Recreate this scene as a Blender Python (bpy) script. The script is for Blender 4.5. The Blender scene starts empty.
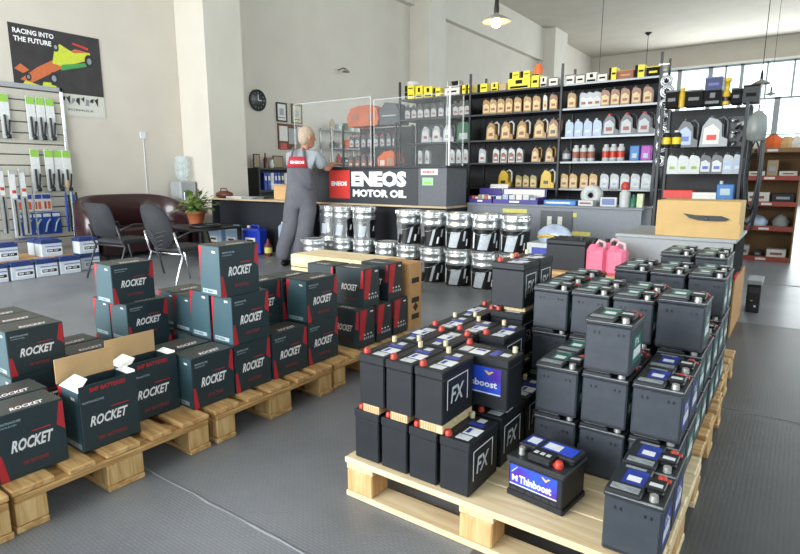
import bpy, bmesh, math, random
from mathutils import Matrix, Vector
S = bpy.context.scene
C = S.collection
R = math.radians
rnd = random.Random(7)

# ---------------- camera, world, lights, exposure ----------------
cd = bpy.data.cameras.new('camera'); cam = bpy.data.objects.new('camera', cd); C.objects.link(cam)
cam.location = (0, 0, 1.15); cam.rotation_euler = (R(90 - 10.32), 0, R(35.43))
cd.sensor_width = 36; cd.lens = 25.2; cd.clip_end = 200; cd.clip_start = 0.05
S.camera = cam
w = bpy.data.worlds.new('sky'); S.world = w; w.use_nodes = True
w.node_tree.nodes['Background'].inputs[0].default_value = (0.80, 0.95, 1.0, 1)
w.node_tree.nodes['Background'].inputs[1].default_value = 2.6

def area(name, loc, rot, sx, sy, power, col=(1, 1, 1)):
    l = bpy.data.lights.new(name, 'AREA'); l.shape = 'RECTANGLE'; l.size = sx; l.size_y = sy
    l.energy = power; l.color = col
    o = bpy.data.objects.new(name, l); C.objects.link(o); o.location = loc; o.rotation_euler = rot
    return o
# daylight through the shopfront behind the camera and the far windows; side lights are fill
area('shopfront_daylight', (-5.0, -4.35, 2.3), (R(90), 0, R(0)), 6.6, 3.8, 900, (0.97, 0.985, 1.0))
area('side_fill_light', (5.15, 14.0, 3.2), (R(90), 0, R(90)), 14.0, 3.6, 130, (0.98, 0.99, 1.0))  # added fill from the unseen right side, no known window
area('far_window_daylight', (-1.5, 27.3, 3.6), (R(-90), 0, 0), 8.0, 4.0, 560, (0.95, 0.985, 1.0))
area('near_side_fill', (5.2, -0.5, 3.0), (R(90), 0, R(90)), 5.0, 3.4, 12, (0.98, 0.99, 1.0))  # weak fill added on the near right, not a known source

S.view_settings.view_transform = 'Standard'; S.view_settings.look = 'None'
S.view_settings.gamma = 1; S.view_settings.use_curve_mapping = False
S.view_settings.exposure = 0.18

# ---------------- materials ----------------
def lin(h):
    h = h.lstrip('#'); o = []
    for i in (0, 2, 4):
        c = int(h[i:i + 2], 16) / 255
        o.append(c / 12.92 if c <= 0.04045 else ((c + 0.055) / 1.055) ** 2.4)
    return (o[0], o[1], o[2], 1)
MT = {}
def mat(name, hexc, rough=0.5, metal=0.0, var=0.08, scale=30, emit=0, trans=0, bump=0, coat=0, spec=0.5):
    if name in MT: return MT[name]
    m = bpy.data.materials.new(name); m.use_nodes = True; nt = m.node_tree; b = nt.nodes['Principled BSDF']
    c = lin(hexc)
    tc = nt.nodes.new('ShaderNodeTexCoord'); no = nt.nodes.new('ShaderNodeTexNoise')
    no.inputs['Scale'].default_value = scale; no.inputs['Detail'].default_value = 3
    nt.links.new(tc.outputs['Object'], no.inputs['Vector'])
    r = nt.nodes.new('ShaderNodeValToRGB')
    r.color_ramp.elements[0].position = 0.3; r.color_ramp.elements[1].position = 0.7
    r.color_ramp.elements[0].color = tuple(x * (1 - var) for x in c[:3]) + (1,)
    r.color_ramp.elements[1].color = tuple(min(1, x * (1 + var)) for x in c[:3]) + (1,)
    nt.links.new(no.outputs['Fac'], r.inputs[0]); nt.links.new(r.outputs[0], b.inputs['Base Color'])
    b.inputs['Roughness'].default_value = rough; b.inputs['Metallic'].default_value = metal
    b.inputs['Specular IOR Level'].default_value = spec
    if coat: b.inputs['Coat Weight'].default_value = coat
    if emit:
        b.inputs['Emission Color'].default_value = c; b.inputs['Emission Strength'].default_value = emit
    if trans: b.inputs['Transmission Weight'].default_value = trans
    if bump:
        bp = nt.nodes.new('ShaderNodeBump'); bp.inputs['Strength'].default_value = bump
        bp.inputs['Distance'].default_value = 0.01
        nt.links.new(no.outputs['Fac'], bp.inputs['Height']); nt.links.new(bp.outputs[0], b.inputs['Normal'])
    MT[name] = m
    return m
def wood(name, h1, h2, axis, scale=14, rough=0.6):
    if name in MT: return MT[name]
    m = bpy.data.materials.new(name); m.use_nodes = True; nt = m.node_tree; b = nt.nodes['Principled BSDF']
    tc = nt.nodes.new('ShaderNodeTexCoord'); mp = nt.nodes.new('ShaderNodeMapping')
    sc = [scale] * 3; sc[axis] = scale * 0.09; mp.inputs['Scale'].default_value = sc
    no = nt.nodes.new('ShaderNodeTexNoise'); no.inputs['Scale'].default_value = 3; no.inputs['Detail'].default_value = 6
    no.inputs['Distortion'].default_value = 1.2
    r = nt.nodes.new('ShaderNodeValToRGB'); r.color_ramp.elements[0].color = lin(h1); r.color_ramp.elements[1].color = lin(h2)
    r.color_ramp.elements[0].position = 0.32; r.color_ramp.elements[1].position = 0.66
    nt.links.new(tc.outputs['Object'], mp.inputs[0]); nt.links.new(mp.outputs[0], no.inputs['Vector'])
    nt.links.new(no.outputs['Fac'], r.inputs[0]); nt.links.new(r.outputs[0], b.inputs['Base Color'])
    b.inputs['Roughness'].default_value = rough
    MT[name] = m
    return m
def glassy(name, hexc='#ffffff', alpha=0.12, rough=0.05):
    if name in MT: return MT[name]
    m = bpy.data.materials.new(name); m.use_nodes = True; nt = m.node_tree
    for n in list(nt.nodes): nt.nodes.remove(n)
    o = nt.nodes.new('ShaderNodeOutputMaterial'); t = nt.nodes.new('ShaderNodeBsdfTransparent')
    p = nt.nodes.new('ShaderNodeBsdfPrincipled'); mx = nt.nodes.new('ShaderNodeMixShader')
    no = nt.nodes.new('ShaderNodeTexNoise'); no.inputs['Scale'].default_value = 4
    mr = nt.nodes.new('ShaderNodeMapRange'); mr.inputs[3].default_value = alpha * 0.7; mr.inputs[4].default_value = alpha * 1.3
    nt.links.new(no.outputs['Fac'], mr.inputs[0]); nt.links.new(mr.outputs[0], mx.inputs[0])
    p.inputs['Base Color'].default_value = lin(hexc); p.inputs['Roughness'].default_value = rough
    nt.links.new(t.outputs[0], mx.inputs[1]); nt.links.new(p.outputs[0], mx.inputs[2]); nt.links.new(mx.outputs[0], o.inputs[0])
    MT[name] = m
    return m

# ---------------- mesh building ----------------
_txt = {}
def text_mesh(s, bold=0.0, shear=0.0):
    k = (s, bold, shear)
    if k not in _txt:
        cu = bpy.data.curves.new('t', 'FONT'); cu.body = s; cu.shear = shear; cu.offset = bold; cu.resolution_u = 2
        o = bpy.data.objects.new('t', cu); C.objects.link(o)
        bpy.context.view_layer.update()
        me = bpy.data.meshes.new_from_object(o.evaluated_get(bpy.context.evaluated_depsgraph_get()))
        vs = [tuple(v.co) for v in me.vertices]; fs = [tuple(p.vertices) for p in me.polygons]
        x0 = min(v[0] for v in vs); x1 = max(v[0] for v in vs); y0 = min(v[1] for v in vs); y1 = max(v[1] for v in vs)
        vs = [((v[0] - x0) / (x1 - x0), (v[1] - y0) / (y1 - y0)) for v in vs]
        bpy.data.objects.remove(o); bpy.data.curves.remove(cu); bpy.data.meshes.remove(me)
        _txt[k] = (vs, fs)
    return _txt[k]

class MB:
    def __init__(s): s.v = []; s.f = []; s.m = []; s.mats = []; s.sm = []
    def mi(s, m):
        if m not in s.mats: s.mats.append(m)
        return s.mats.index(m)
    def add(s, vs, fs, m, smooth=False, M=None):
        k = len(s.v); i = s.mi(m)
        for v in vs: s.v.append(tuple(M @ Vector(v)) if M is not None else tuple(v))
        for f in fs: s.f.append(tuple(k + a for a in f)); s.m.append(i); s.sm.append(smooth)
        return s
    def box(s, x0, x1, y0, y1, z0, z1, m, b=0.0, M=None):
        h = ((x1 - x0) / 2, (y1 - y0) / 2, (z1 - z0) / 2); c = ((x0 + x1) / 2, (y0 + y1) / 2, (z0 + z1) / 2)
        if b <= 0:
            vs = [(c[0] + sx * h[0], c[1] + sy * h[1], c[2] + sz * h[2]) for sx in (-1, 1) for sy in (-1, 1) for sz in (-1, 1)]
            return s.add(vs, [(0, 1, 3, 2), (4, 6, 7, 5), (0, 4, 5, 1), (2, 3, 7, 6), (0, 2, 6, 4), (1, 5, 7, 3)], m, False, M)
        b = min(b, *[q * 0.49 for q in h]); vs = []; idx = {}
        for sx in (-1, 1):
            for sy in (-1, 1):
                for sz in (-1, 1):
                    for a in range(3):
                        sg = (sx, sy, sz); p = [c[i] + sg[i] * (h[i] - (0 if i == a else b)) for i in range(3)]
                        idx[(sx, sy, sz, a)] = len(vs); vs.append(p)
        fs = []
        def key(a, sa, o1, s1, o2, s2, w):
            g = [0, 0, 0]; g[a] = sa; g[o1] = s1; g[o2] = s2; return idx[(g[0], g[1], g[2], w)]
        for a in range(3):
            o1, o2 = [i for i in range(3) if i != a]
            for sa in (-1, 1):
                fs.append([key(a, sa, o1, p, o2, q, a) for p, q in ((-1, -1), (1, -1), (1, 1), (-1, 1))])
        for a in range(3):
            o1, o2 = [i for i in range(3) if i != a]
            for p in (-1, 1):
                for q in (-1, 1):
                    fs.append([key(a, -1, o1, p, o2, q, o1), key(a, 1, o1, p, o2, q, o1), key(a, 1, o1, p, o2, q, o2), key(a, -1, o1, p, o2, q, o2)])
        for sx in (-1, 1):
            for sy in (-1, 1):
                for sz in (-1, 1): fs.append([idx[(sx, sy, sz, a)] for a in range(3)])
        return s.add(vs, fs, m, False, M)
    def lathe(s, prof, m, c=(0, 0, 0), n=20, M=None, smooth=True, caps=True, a0=0, a1=2 * math.pi):
        full = abs(a1 - a0 - 2 * math.pi) < 1e-6; cnt = n if full else n + 1
        vs = []; fs = []
        for r, z in prof:
            for i in range(cnt):
                a = a0 + (a1 - a0) * i / n; vs.append((c[0] + r * math.cos(a), c[1] + r * math.sin(a), c[2] + z))
        for j in range(len(prof) - 1):
            for i in range(n):
                k = (i + 1) % cnt; fs.append((j * cnt + i, j * cnt + k, (j + 1) * cnt + k, (j + 1) * cnt + i))
        s.add(vs, fs, m, smooth, M)
        if caps and full:
            for j in (0, len(prof) - 1):
                r, z = prof[j]
                if r > 1e-5: s.add([(c[0] + r * math.cos(2 * math.pi * i / n), c[1] + r * math.sin(2 * math.pi * i / n), c[2] + z) for i in range(n)], [tuple(range(n))], m, False, M)
        return s
    def tube(s, pts, r, m, n=8, closed=False, smooth=True, M=None):
        P = [Vector(p) for p in pts]; N = len(P); vs = []; fs = []
        rr = r if isinstance(r, (list, tuple)) else [r] * N
        prev = None
        for i, p in enumerate(P):
            if closed: t = (P[(i + 1) % N] - P[i - 1])
            else: t = P[min(i + 1, N - 1)] - P[max(i - 1, 0)]
            t.normalize()
            if prev is None:
                up = Vector((0, 0, 1)) if abs(t.z) < 0.9 else Vector((1, 0, 0)); u = t.cross(up).normalized()
            else:
                u = (prev - t * prev.dot(t)); u = u.normalized() if u.length > 1e-6 else t.orthogonal().normalized()
            prev = u; v = t.cross(u)
            for k in range(n):
                a = 2 * math.pi * k / n; vs.append(p + (u * math.cos(a) + v * math.sin(a)) * rr[i])
        for i in range(N if closed else N - 1):
            j = (i + 1) % N
            for k in range(n): l = (k + 1) % n; fs.append((i * n + k, i * n + l, j * n + l, j * n + k))
        if not closed: fs.append(tuple(range(n))[::-1]); fs.append(tuple((N - 1) * n + k for k in range(n)))
        return s.add(vs, fs, m, smooth, M)
    def cyl(s, p0, p1, r, m, n=14, r1=None):
        return s.tube([p0, p1], [r, r if r1 is None else r1], m, n)
    def quad(s, a, b, c, d, m, M=None): return s.add([a, b, c, d], [(0, 1, 2, 3)], m, False, M)
    def poly(s, pts, m, M=None): return s.add(pts, [tuple(range(len(pts)))], m, False, M)
    def prism(s, out, d0, d1, m, plane='xz', M=None, smooth=False):
        """outline in a plane, pulled along the third axis from d0 to d1"""
        f = {'xz': lambda u, v, d: (u, d, v), 'yz': lambda u, v, d: (d, u, v), 'xy': lambda u, v, d: (u, v, d)}[plane]
        n = len(out); vs = [f(u, v, d0) for u, v in out] + [f(u, v, d1) for u, v in out]
        s.add(vs, [tuple(range(n)), tuple(range(n, 2 * n))], m, False, M)
        return s.add(vs, [(i, (i + 1) % n, n + (i + 1) % n, n + i) for i in range(n)], m, smooth, M)
    def text(s, t, o, ux, uy, m, bold=0.0, shear=0.0, M=None):
        """o: lower left corner, ux / uy: full width and full height vectors"""
        vs, fs = text_mesh(t, bold, shear); o = Vector(o); ux = Vector(ux); uy = Vector(uy)
        return s.add([o + ux * v[0] + uy * v[1] for v in vs], fs, m, False, M)
    def mesh(s, name):
        me = bpy.data.meshes.new(name); me.from_pydata(s.v, [], s.f)
        for m in s.mats: me.materials.append(m)
        for p, i, q in zip(me.polygons, s.m, s.sm): p.material_index = i; p.use_smooth = q
        bm = bmesh.new(); bm.from_mesh(me); bmesh.ops.recalc_face_normals(bm, faces=bm.faces); bm.to_mesh(me); bm.free()
        me.update(); return me
    def build(s, name, parent=None, loc=None, rz=0):
        o = bpy.data.objects.new(name, s.mesh(name)); C.objects.link(o)
        if parent: o.parent = parent
        if loc is not None: o.location = loc
        if rz: o.rotation_euler = (0, 0, rz)
        return o

def tag(o, label=None, cat=None, group=None, kind=None):
    if label: o['label'] = label
    if cat: o['category'] = cat
    if group: o['group'] = group
    if kind: o['kind'] = kind
    return o
def thing(name, label, cat, loc=(0, 0, 0), rz=0, group=None):
    o = bpy.data.objects.new(name, None); C.objects.link(o); o.location = loc; o.rotation_euler = (0, 0, rz)
    o.empty_display_size = 0.1
    return tag(o, label, cat, group)
KIDS = {}
def dup(root, loc, rz=None, label=None, group=None, scale=None):
    def cp(o, par):
        c = o.copy(); C.objects.link(c)
        if par: c.parent = par
        for ch in KIDS.get(o.name) or o.children: cp(ch, c)
        return c
    r = cp(root, None); r.location = loc
    if rz is not None: r.rotation_euler = (0, 0, rz)
    if label: r['label'] = label
    if group: r['group'] = group
    if scale: r.scale = scale
    return r
class Kind:
    """first use moves the prototype itself, later uses copy it"""
    def __init__(s, root): s.root = root; s.used = False
    def put(s, loc, rz=0, label=None, group=None, scale=None):
        if not s.used:
            s.used = True; o = s.root; o.location = loc; o.rotation_euler = (0, 0, rz)
            if label: o['label'] = label
            if group: o['group'] = group
            if scale: o.scale = scale
            return o
        return dup(s.root, loc, rz, label, group, scale or (1, 1, 1))
ORD = ['leftmost', 'second', 'third', 'fourth', 'fifth', 'sixth', 'seventh', 'eighth', 'ninth', 'tenth', 'eleventh', 'twelfth', 'thirteenth', 'fourteenth', 'fifteenth']
def from_left(i, n):
    if i == 0: return 'leftmost'
    if i == n - 1: return 'rightmost'
    return ORD[i] + ' from the left'
def from_near(i):
    return ['nearest the camera', 'second from the camera', 'third from the camera', 'fourth from the camera', 'fifth from the camera', 'sixth from the camera', 'seventh from the camera', 'eighth from the camera', 'ninth from the camera', 'tenth from the camera'][i]

# ---------------- the room ----------------
WALL = mat('plaster_wall', '#cfc8bd', 0.85, var=0.03, scale=2, bump=0.05)
WALL2 = mat('plaster_far_wall', '#c2bcb0', 0.85, var=0.03, scale=2)
CEIL = mat('ceiling_paint', '#bdb7ab', 0.9, var=0.04, scale=1.5)
COLM = mat('column_paint', '#cfcabf', 0.8, var=0.03, scale=2)
FRAME = mat('window_frame_grey', '#a3abad', 0.5, var=0.05)
def floor_mat():
    m = bpy.data.materials.new('rubber_floor'); m.use_nodes = True; nt = m.node_tree; b = nt.nodes['Principled BSDF']
    tc = nt.nodes.new('ShaderNodeTexCoord'); mp = nt.nodes.new('ShaderNodeMapping'); mp.inputs['Rotation'].default_value = (0, 0, R(0))
    ck = nt.nodes.new('ShaderNodeTexBrick'); ck.inputs['Scale'].default_value = 38; ck.offset = 0.5
    ck.inputs['Mortar Size'].default_value = 0.07; ck.inputs['Mortar Smooth'].default_value = 0.4
    ck.inputs['Brick Width'].default_value = 0.9; ck.inputs['Row Height'].default_value = 0.45
    ck.inputs['Color1'].default_value = (1, 1, 1, 1); ck.inputs['Color2'].default_value = (0.8, 0.8, 0.8, 1); ck.inputs['Mortar'].default_value = (0, 0, 0, 1)
    nt.links.new(tc.outputs['Object'], mp.inputs[0]); nt.links.new(mp.outputs[0], ck.inputs['Vector'])
    no = nt.nodes.new('ShaderNodeTexNoise'); no.inputs['Scale'].default_value = 1.6; no.inputs['Detail'].default_value = 8
    nt.links.new(tc.outputs['Object'], no.inputs['Vector'])
    r = nt.nodes.new('ShaderNodeValToRGB'); r.color_ramp.elements[0].color = lin('#74777d'); r.color_ramp.elements[1].color = lin('#888b91')
    r.color_ramp.elements[0].position = 0.35; r.color_ramp.elements[1].position = 0.65
    nt.links.new(no.outputs['Fac'], r.inputs[0])
    mx = nt.nodes.new('ShaderNodeMix'); mx.data_type = 'RGBA'; mx.blend_type = 'MULTIPLY'; mx.inputs[0].default_value = 0.26
    nt.links.new(r.outputs[0], mx.inputs[6]); nt.links.new(ck.outputs['Color'], mx.inputs[7]); nt.links.new(mx.outputs[2], b.inputs['Base Color'])
    bp = nt.nodes.new('ShaderNodeBump'); bp.inputs['Strength'].default_value = 0.5; bp.inputs['Distance'].default_value = 0.004
    nt.links.new(ck.outputs['Color'], bp.inputs['Height']); nt.links.new(bp.outputs[0], b.inputs['Normal'])
    b.inputs['Roughness'].default_value = 0.34; b.inputs['Specular IOR Level'].default_value = 0.5
    return m
FLOORM = floor_mat()
def struct(name, mb, label=None):
    o = mb.build(name); o['kind'] = 'structure'
    return o
struct('floor', MB().box(-8.8, 5.4, -4.6, 27.8, -0.1, 0, FLOORM))
SEAM = mat('floor_seam', '#8b8e93', 0.4)
sm = MB()
for y, x0, x1 in ((1.09, -8.5, 5.1), (3.09, -8.5, 5.1), (5.08, -8.5, 5.1), (7.1, -8.5, 5.1)):
    n = 150; vs = []
    for i in range(n + 1):
        x = x0 + (x1 - x0) * i / n; j = rnd.uniform(-.003, .003); wd = rnd.uniform(.002, .006)
        vs += [(x, y + j - wd, .0004), (x, y + j, .003 + wd * .3), (x, y + j + wd, .0004)]
    sm.add(vs, [(3 * i + k, 3 * i + 3 + k, 3 * i + 4 + k, 3 * i + 1 + k) for i in range(n) for k in (0, 1)], SEAM, True)
struct('trim_2', sm)
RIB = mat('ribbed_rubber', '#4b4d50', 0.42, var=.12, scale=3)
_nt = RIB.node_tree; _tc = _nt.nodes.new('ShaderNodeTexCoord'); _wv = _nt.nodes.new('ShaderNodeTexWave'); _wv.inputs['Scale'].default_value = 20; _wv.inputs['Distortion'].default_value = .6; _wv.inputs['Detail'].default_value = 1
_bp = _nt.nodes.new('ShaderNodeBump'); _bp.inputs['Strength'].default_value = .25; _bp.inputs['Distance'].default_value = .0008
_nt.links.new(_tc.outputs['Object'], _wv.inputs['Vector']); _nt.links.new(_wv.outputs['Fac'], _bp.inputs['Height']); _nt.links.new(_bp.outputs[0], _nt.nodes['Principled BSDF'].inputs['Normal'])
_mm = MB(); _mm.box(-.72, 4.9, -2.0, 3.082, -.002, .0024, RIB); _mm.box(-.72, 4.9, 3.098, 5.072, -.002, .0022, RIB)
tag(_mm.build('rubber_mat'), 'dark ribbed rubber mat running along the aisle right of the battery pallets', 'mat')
struct('ceiling', MB().box(-8.8, 5.4, -4.6, 27.8, 6.5, 6.7, CEIL))
struct('wall_left', MB().box(-8.8, -8.6, -4.6, 27.8, 0, 6.5, WALL))
# far wall: solid to the left and above, window band between
fw = MB(); Y0, Y1 = 27.5, 27.8
fw.box(-8.6, -5.6, Y0, Y1, 0, 6.5, WALL2); fw.box(-5.6, 5.2, Y0, Y1, 5.62, 6.5, WALL2); fw.box(-5.6, 5.2, Y0, Y1, 0, 1.1, WALL2)
struct('wall_far', fw)
wf = MB(); yb = 27.56
PANE = glassy('window_glass', '#dff2f8', 0.10)
for x, hw in ((-5.55, .05), (-4.84, .08), (-3.66, .085), (-2.52, .06), (1.2, .08), (5.1, .06)): wf.box(x - hw, x + hw, yb, yb + .12, 1.1, 5.62, FRAME)
for x, hw in ((-3.1, .035), (-0.76, .035), (-1.65, .03), (3.1, .035)): wf.box(x - hw, x + hw, yb, yb + .08, 4.2 if x < -.5 and x > -3 else 1.1, 5.62, FRAME)
wf.box(-1.3, -1.1, yb, yb + .12, 1.1, 4.2, FRAME)
for z, hh in ((5.57, .04), (4.17, .035), (1.15, .05), (2.75, .02)): wf.box(-5.6, 5.2, yb, yb + .1, z - hh, z + hh, FRAME)
win = struct('window_1', wf)
pn = MB().box(-5.6, 5.2, yb + .1, yb + .11, 1.1, 5.62, PANE).build('window_pane', win)
gr = MB(); GRILLE = mat('grille_paint', '#c3d0d3', 0.6)
for i in range(34): gr.cyl((-5.4 + i * .31, yb + .3, 1.1), (-5.4 + i * .31, yb + .3, 4.15), .009, GRILLE, 6)
for z in (2.0, 2.9, 3.7): gr.cyl((-5.6, yb + .3, z), (5.2, yb + .3, z), .012, GRILLE, 6)
gr.build('window_grille', win)
struct('trim_1', MB().box(-5.6, 5.2, 27.40, 27.52, 5.60, 5.68, mat('white_sill', '#e9e9e4', 0.6)))
# rear shopfront and side wall, outside the frame, with their openings
rw = MB(); rw.box(-8.6, -8.1, -4.6, -4.4, 0, 6.5, WALL); rw.box(1.7, 5.2, -4.6, -4.4, 0, 6.5, WALL); rw.box(-8.1, 1.7, -4.6, -4.4, 4.5, 6.5, WALL); rw.box(-8.1, 1.7, -4.6, -4.4, 0, .3, WALL)
struct('wall_rear', rw)
sw = MB(); sw.box(5.2, 5.4, -4.6, 27.8, 5.1, 6.5, WALL); sw.box(5.2, 5.4, -4.6, 27.8, 0, 1.3, WALL)
for y0, y1 in ((-4.6, -3.1), (2.0, 2.6), (21.0, 27.8)): sw.box(5.2, 5.4, y0, y1, 1.3, 5.1, WALL)
struct('wall_right', sw)
# columns and beam along the left wall
struct('column_1', MB().box(-8.6, -7.85, 5.77, 6.50, 0, 6.5, COLM, .008))
struct('column_2', MB().box(-8.6, -8.0, 12.5, 13.3, 0, 6.5, COLM, .008))
struct('column_3', MB().box(-8.6, -8.0, 21.1, 22.4, 0, 6.5, COLM, .008))
struct('beam_1', MB().box(-8.6, -8.42, 6.50, 12.5, 5.35, 6.5, COLM))
struct('beam_2', MB().box(-8.6, -8.42, 13.3, 21.1, 5.35, 6.5, COLM))
# ---------------- pallets ----------------
PW = wood('pallet_pine_worn', '#a97c48', '#d9b27a', 0, 10)
PWy = wood('pallet_pine_cross', '#a27644', '#cfa76f', 1, 10)
PB = wood('pallet_block', '#b28850', '#d8b57f', 2, 16)
NW = wood('pallet_pine_new', '#cfb48a', '#e8d6b2', 0, 8)
NWy = wood('pallet_new_cross', '#c5a97c', '#e0cba3', 1, 8)
NB = wood('pallet_new_block', '#c08f58', '#dcb581', 2, 14)
def make_pallet(L, Wd, mats, label, loc, group, gaps=True):
    """x 0..L, y 0..Wd, top boards along x"""
    a, b, c = mats; t = thing('pallet', label, 'pallet', loc, 0, group)
    ws = [.13, .09, .13, .09, .13] if gaps else [.145] * 5
    gap = (Wd - sum(ws)) / 4; y = 0
    for i, wd in enumerate(ws):
        dx = rnd.uniform(-.006, .006)
        MB().box(dx, L + dx, y, y + wd, .128, .15, a, .004).build('deck_board', t); y += wd + gap
    for x in (0.0, L / 2 - .06, L - .12): MB().box(x, x + .12, 0.005, Wd - .005, .105, .1275, b, .003).build('cross_board', t)
    for x in (0.0, L / 2 - .06, L - .12):
        for y0, y1 in ((0.004, .1), (Wd / 2 - .07, Wd / 2 + .07), (Wd - .1, Wd - .004)):
            MB().box(x + .003, x + .117, y0, y1, .0225, .1045, c, .004).build('block', t)
    for y0, y1 in ((0, .1), (Wd / 2 - .07, Wd / 2 + .07), (Wd - .1, Wd)): MB().box(0, L, y0, y1, 0, .022, a, .003).build('bottom_board', t)
    return t
gp = 'pallets under the cartons'
for i, y in enumerate((-.135, .615, 1.385, 2.15)):
    make_pallet(1.1, .74, (PW, PWy, PB), 'worn wooden pallet under the black cartons, ' + ['cut off at the left photo edge', 'under the open carton', 'under the tallest carton stack', 'farthest, beside the counter pails'][i], (-3.06 + [.01, 0, .005, -.01][i], y, 0), gp)
gp = 'pallets under the car batteries'
for i, y in enumerate((1.41, 2.17, 2.93)):
    make_pallet([1.05, 1.03, 1.0][i], .74, (NW, NWy, NB) if i == 0 else (PW, PWy, PB), ['pale new wooden pallet carrying the front car batteries', 'wooden pallet behind the front battery pallet', 'wooden pallet under the rear battery stacks'][i], (-1.245 + .01 * i, y, 0), gp, gaps=i > 0)

# ---------------- cartons ----------------
CF = mat('carton_print_dark', '#1f3036', 0.42, var=0.06, scale=8)
CS = mat('carton_print_lit', '#3c5861', 0.42, var=0.08, scale=6)  # lighter copy of the dark print: light on the short faces painted in
CT = mat('carton_top_print', '#3c403c', 0.5, var=0.08, scale=6)
CR = mat('carton_red_print', '#b3222d', 0.45)
CW = mat('carton_white_print', '#e6e3e4', 0.45)
CL = mat('carton_light_print', '#a9bcc4', 0.45)
KRAFT = mat('kraft_cardboard', '#b98d5c', 0.8, var=0.06, scale=12)
KRAFTD = mat('kraft_cardboard_light', '#cfa878', 0.8, var=0.05, scale=12)
INNER = mat('carton_white_inside', '#d9d9d6', 0.7)
RD = mat('carton_dull_red_print', '#8c2a30', 0.45)
def carton_mesh(dx, dy, h, plain=False, open_=False):
    """front (long, logo) face at x=0 facing +x, y 0..dy, body behind it to x=-dx"""
    m = MB(); e = .0007
    m.box(-dx, 0, 0, dy, 0, h, CF, .002)
    # long faces
    for sgn in (1, -1):
        X = e if sgn > 0 else -dx - e
        def P(u, v): return (X, dy * (u if sgn > 0 else 1 - u), h * v)
        def Q(us, vs, mm): m.poly([P(a, b) for a, b in zip(us, vs)], mm)
        def T(t, u, v, wu, hv, mm, b=0.0, s=0.0):
            o = P(u, v); m.text(t, o, Vector(P(u + wu, v)) - Vector(o), Vector(P(u, v + hv)) - Vector(o), mm, b, s)
        Q((0.01, .13, .06, .01), (.01, .01, .42, .42), CR)
        Q((.87, .93, .99, .99), (.97, .70, .62, .97) if False else (.62, .97, .97, .52), CR)
        T('ROCKET', .19, .40, .62, .185, CW, .035, .35)
        Q((.5, .78, .79, .51), (.64, .64, .655, .655), CR)
        T('SMF BATTERIES', .34, .17, .36, .06, RD, .02)
        T('MAINTENANCE FREE', .07, .85, .30, .035, CL, .01); T('STARTER BATTERY', .07, .80, .24, .025, CL, 0)
    # short faces
    for sgn in (-1, 1):
        Y = -e if sgn < 0 else dy + e
        def P(u, v): return (-dx * (1 - u) if sgn < 0 else -dx * u, Y, h * v)
        m.poly([P(.02, .02), P(.98, .02), P(.98, .98), P(.02, .98)], CS)
        Y += e * sgn * 1.2
        m.poly([P(.02, .30), P(.09, .75), P(.2, .98), P(.02, .98)], CR)
        m.poly([P(.12, .06), P(.8, .06), P(.8, .14), P(.12, .14)], CL)
        m.poly([P(.66, .86), P(.82, .86), P(.8, .9), P(.64, .9)], CW)
        Y += e * sgn
        m.text('12V 45Ah', P(.16, .075), Vector(P(.6, .075)) - Vector(P(.16, .075)), Vector((0, 0, h * .05)), CF, .02)
    # top
    Z = h + e
    m.poly([(-dx + .002, .002, Z), (-.002, .002, Z), (-.002, dy - .002, Z), (-dx + .002, dy - .002, Z)], CT)
    Z += e
    m.text('ROCKET', (-dx * .12, dy * .28, Z), (0, dy * .5, 0), (-dx * .2, 0, 0), CW, .03, .35)
    m.poly([(-dx * .4, dy * .3, Z), (-dx * .4, dy * .7, Z), (-dx * .43, dy * .7, Z), (-dx * .43, dy * .3, Z)], RD)
    return m
def side_carton_mesh(dx, dy, h):
    """as the carton, but with the icon print on its short faces"""
    m = MB(); e = .0007; m.box(0, dx, 0, dy, 0, h, CF, .002)
    for sgn in (1, -1):       # short faces at x = dx and x = 0
        X = dx + e if sgn > 0 else -e
        def P(u, v): return (X, dy * (u if sgn > 0 else 1 - u), h * v)
        m.poly([P(.02, .22), P(.3, .22), P(.52, .98), P(.12, .98)], CR)
        for k in range(5): m.poly([P(.3 + k * .13, .2), P(.37 + k * .13, .2), P(.37 + k * .13, .26), P(.3 + k * .13, .26)], CL)
        for k in range(3): m.poly([P(.3 + k * .2, .31), P(.4 + k * .2, .31), P(.38 + k * .2, .35), P(.3 + k * .2, .35)], CW)
        m.poly([P(.72, .88), P(.9, .88), P(.88, .92), P(.7, .92)], CW)
    for sgn in (-1, 1):
        Y = -e if sgn < 0 else dy + e
        def P(u, v): return (dx * u if sgn < 0 else dx * (1 - u), Y, h * v)
        m.poly([P(.87, .5), P(.93, .97), P(.99, .97), P(.99, .5)], CR)
        m.text('ROCKET', P(.2, .42), Vector(P(.78, .42)) - Vector(P(.2, .42)), (0, 0, h * .17), CW, .03, .35)
        m.text('SMF BATTERIES', P(.32, .17), Vector(P(.7, .17)) - Vector(P(.32, .17)), (0, 0, h * .055), RD, .02)
    Z = h + e
    m.poly([(.002, .002, Z), (dx - .002, .002, Z), (dx - .002, dy - .002, Z), (.002, dy - .002, Z)], CT)
    m.text('ROCKET', (dx * .25, dy * .1, Z + e), (dx * .5, 0, 0), (0, dy * .2, 0), CW, .03, .35)
    return m
PT = .1505; HB = .230
big = Kind(tag(carton_mesh(.15, .214, HB).build('battery_carton'), 'x', 'carton'))
small = Kind(tag(carton_mesh(.15, .203, .183).build('battery_carton'), 'x', 'carton'))
side = Kind(tag(side_carton_mesh(.215, .15, HB).build('battery_carton'), 'x', 'carton'))
GC = 'black and red battery cartons on the left pallets'
L1 = PT + HB + .0015; L2 = L1 + HB + .0015
D = 'black printed carton, '
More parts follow.
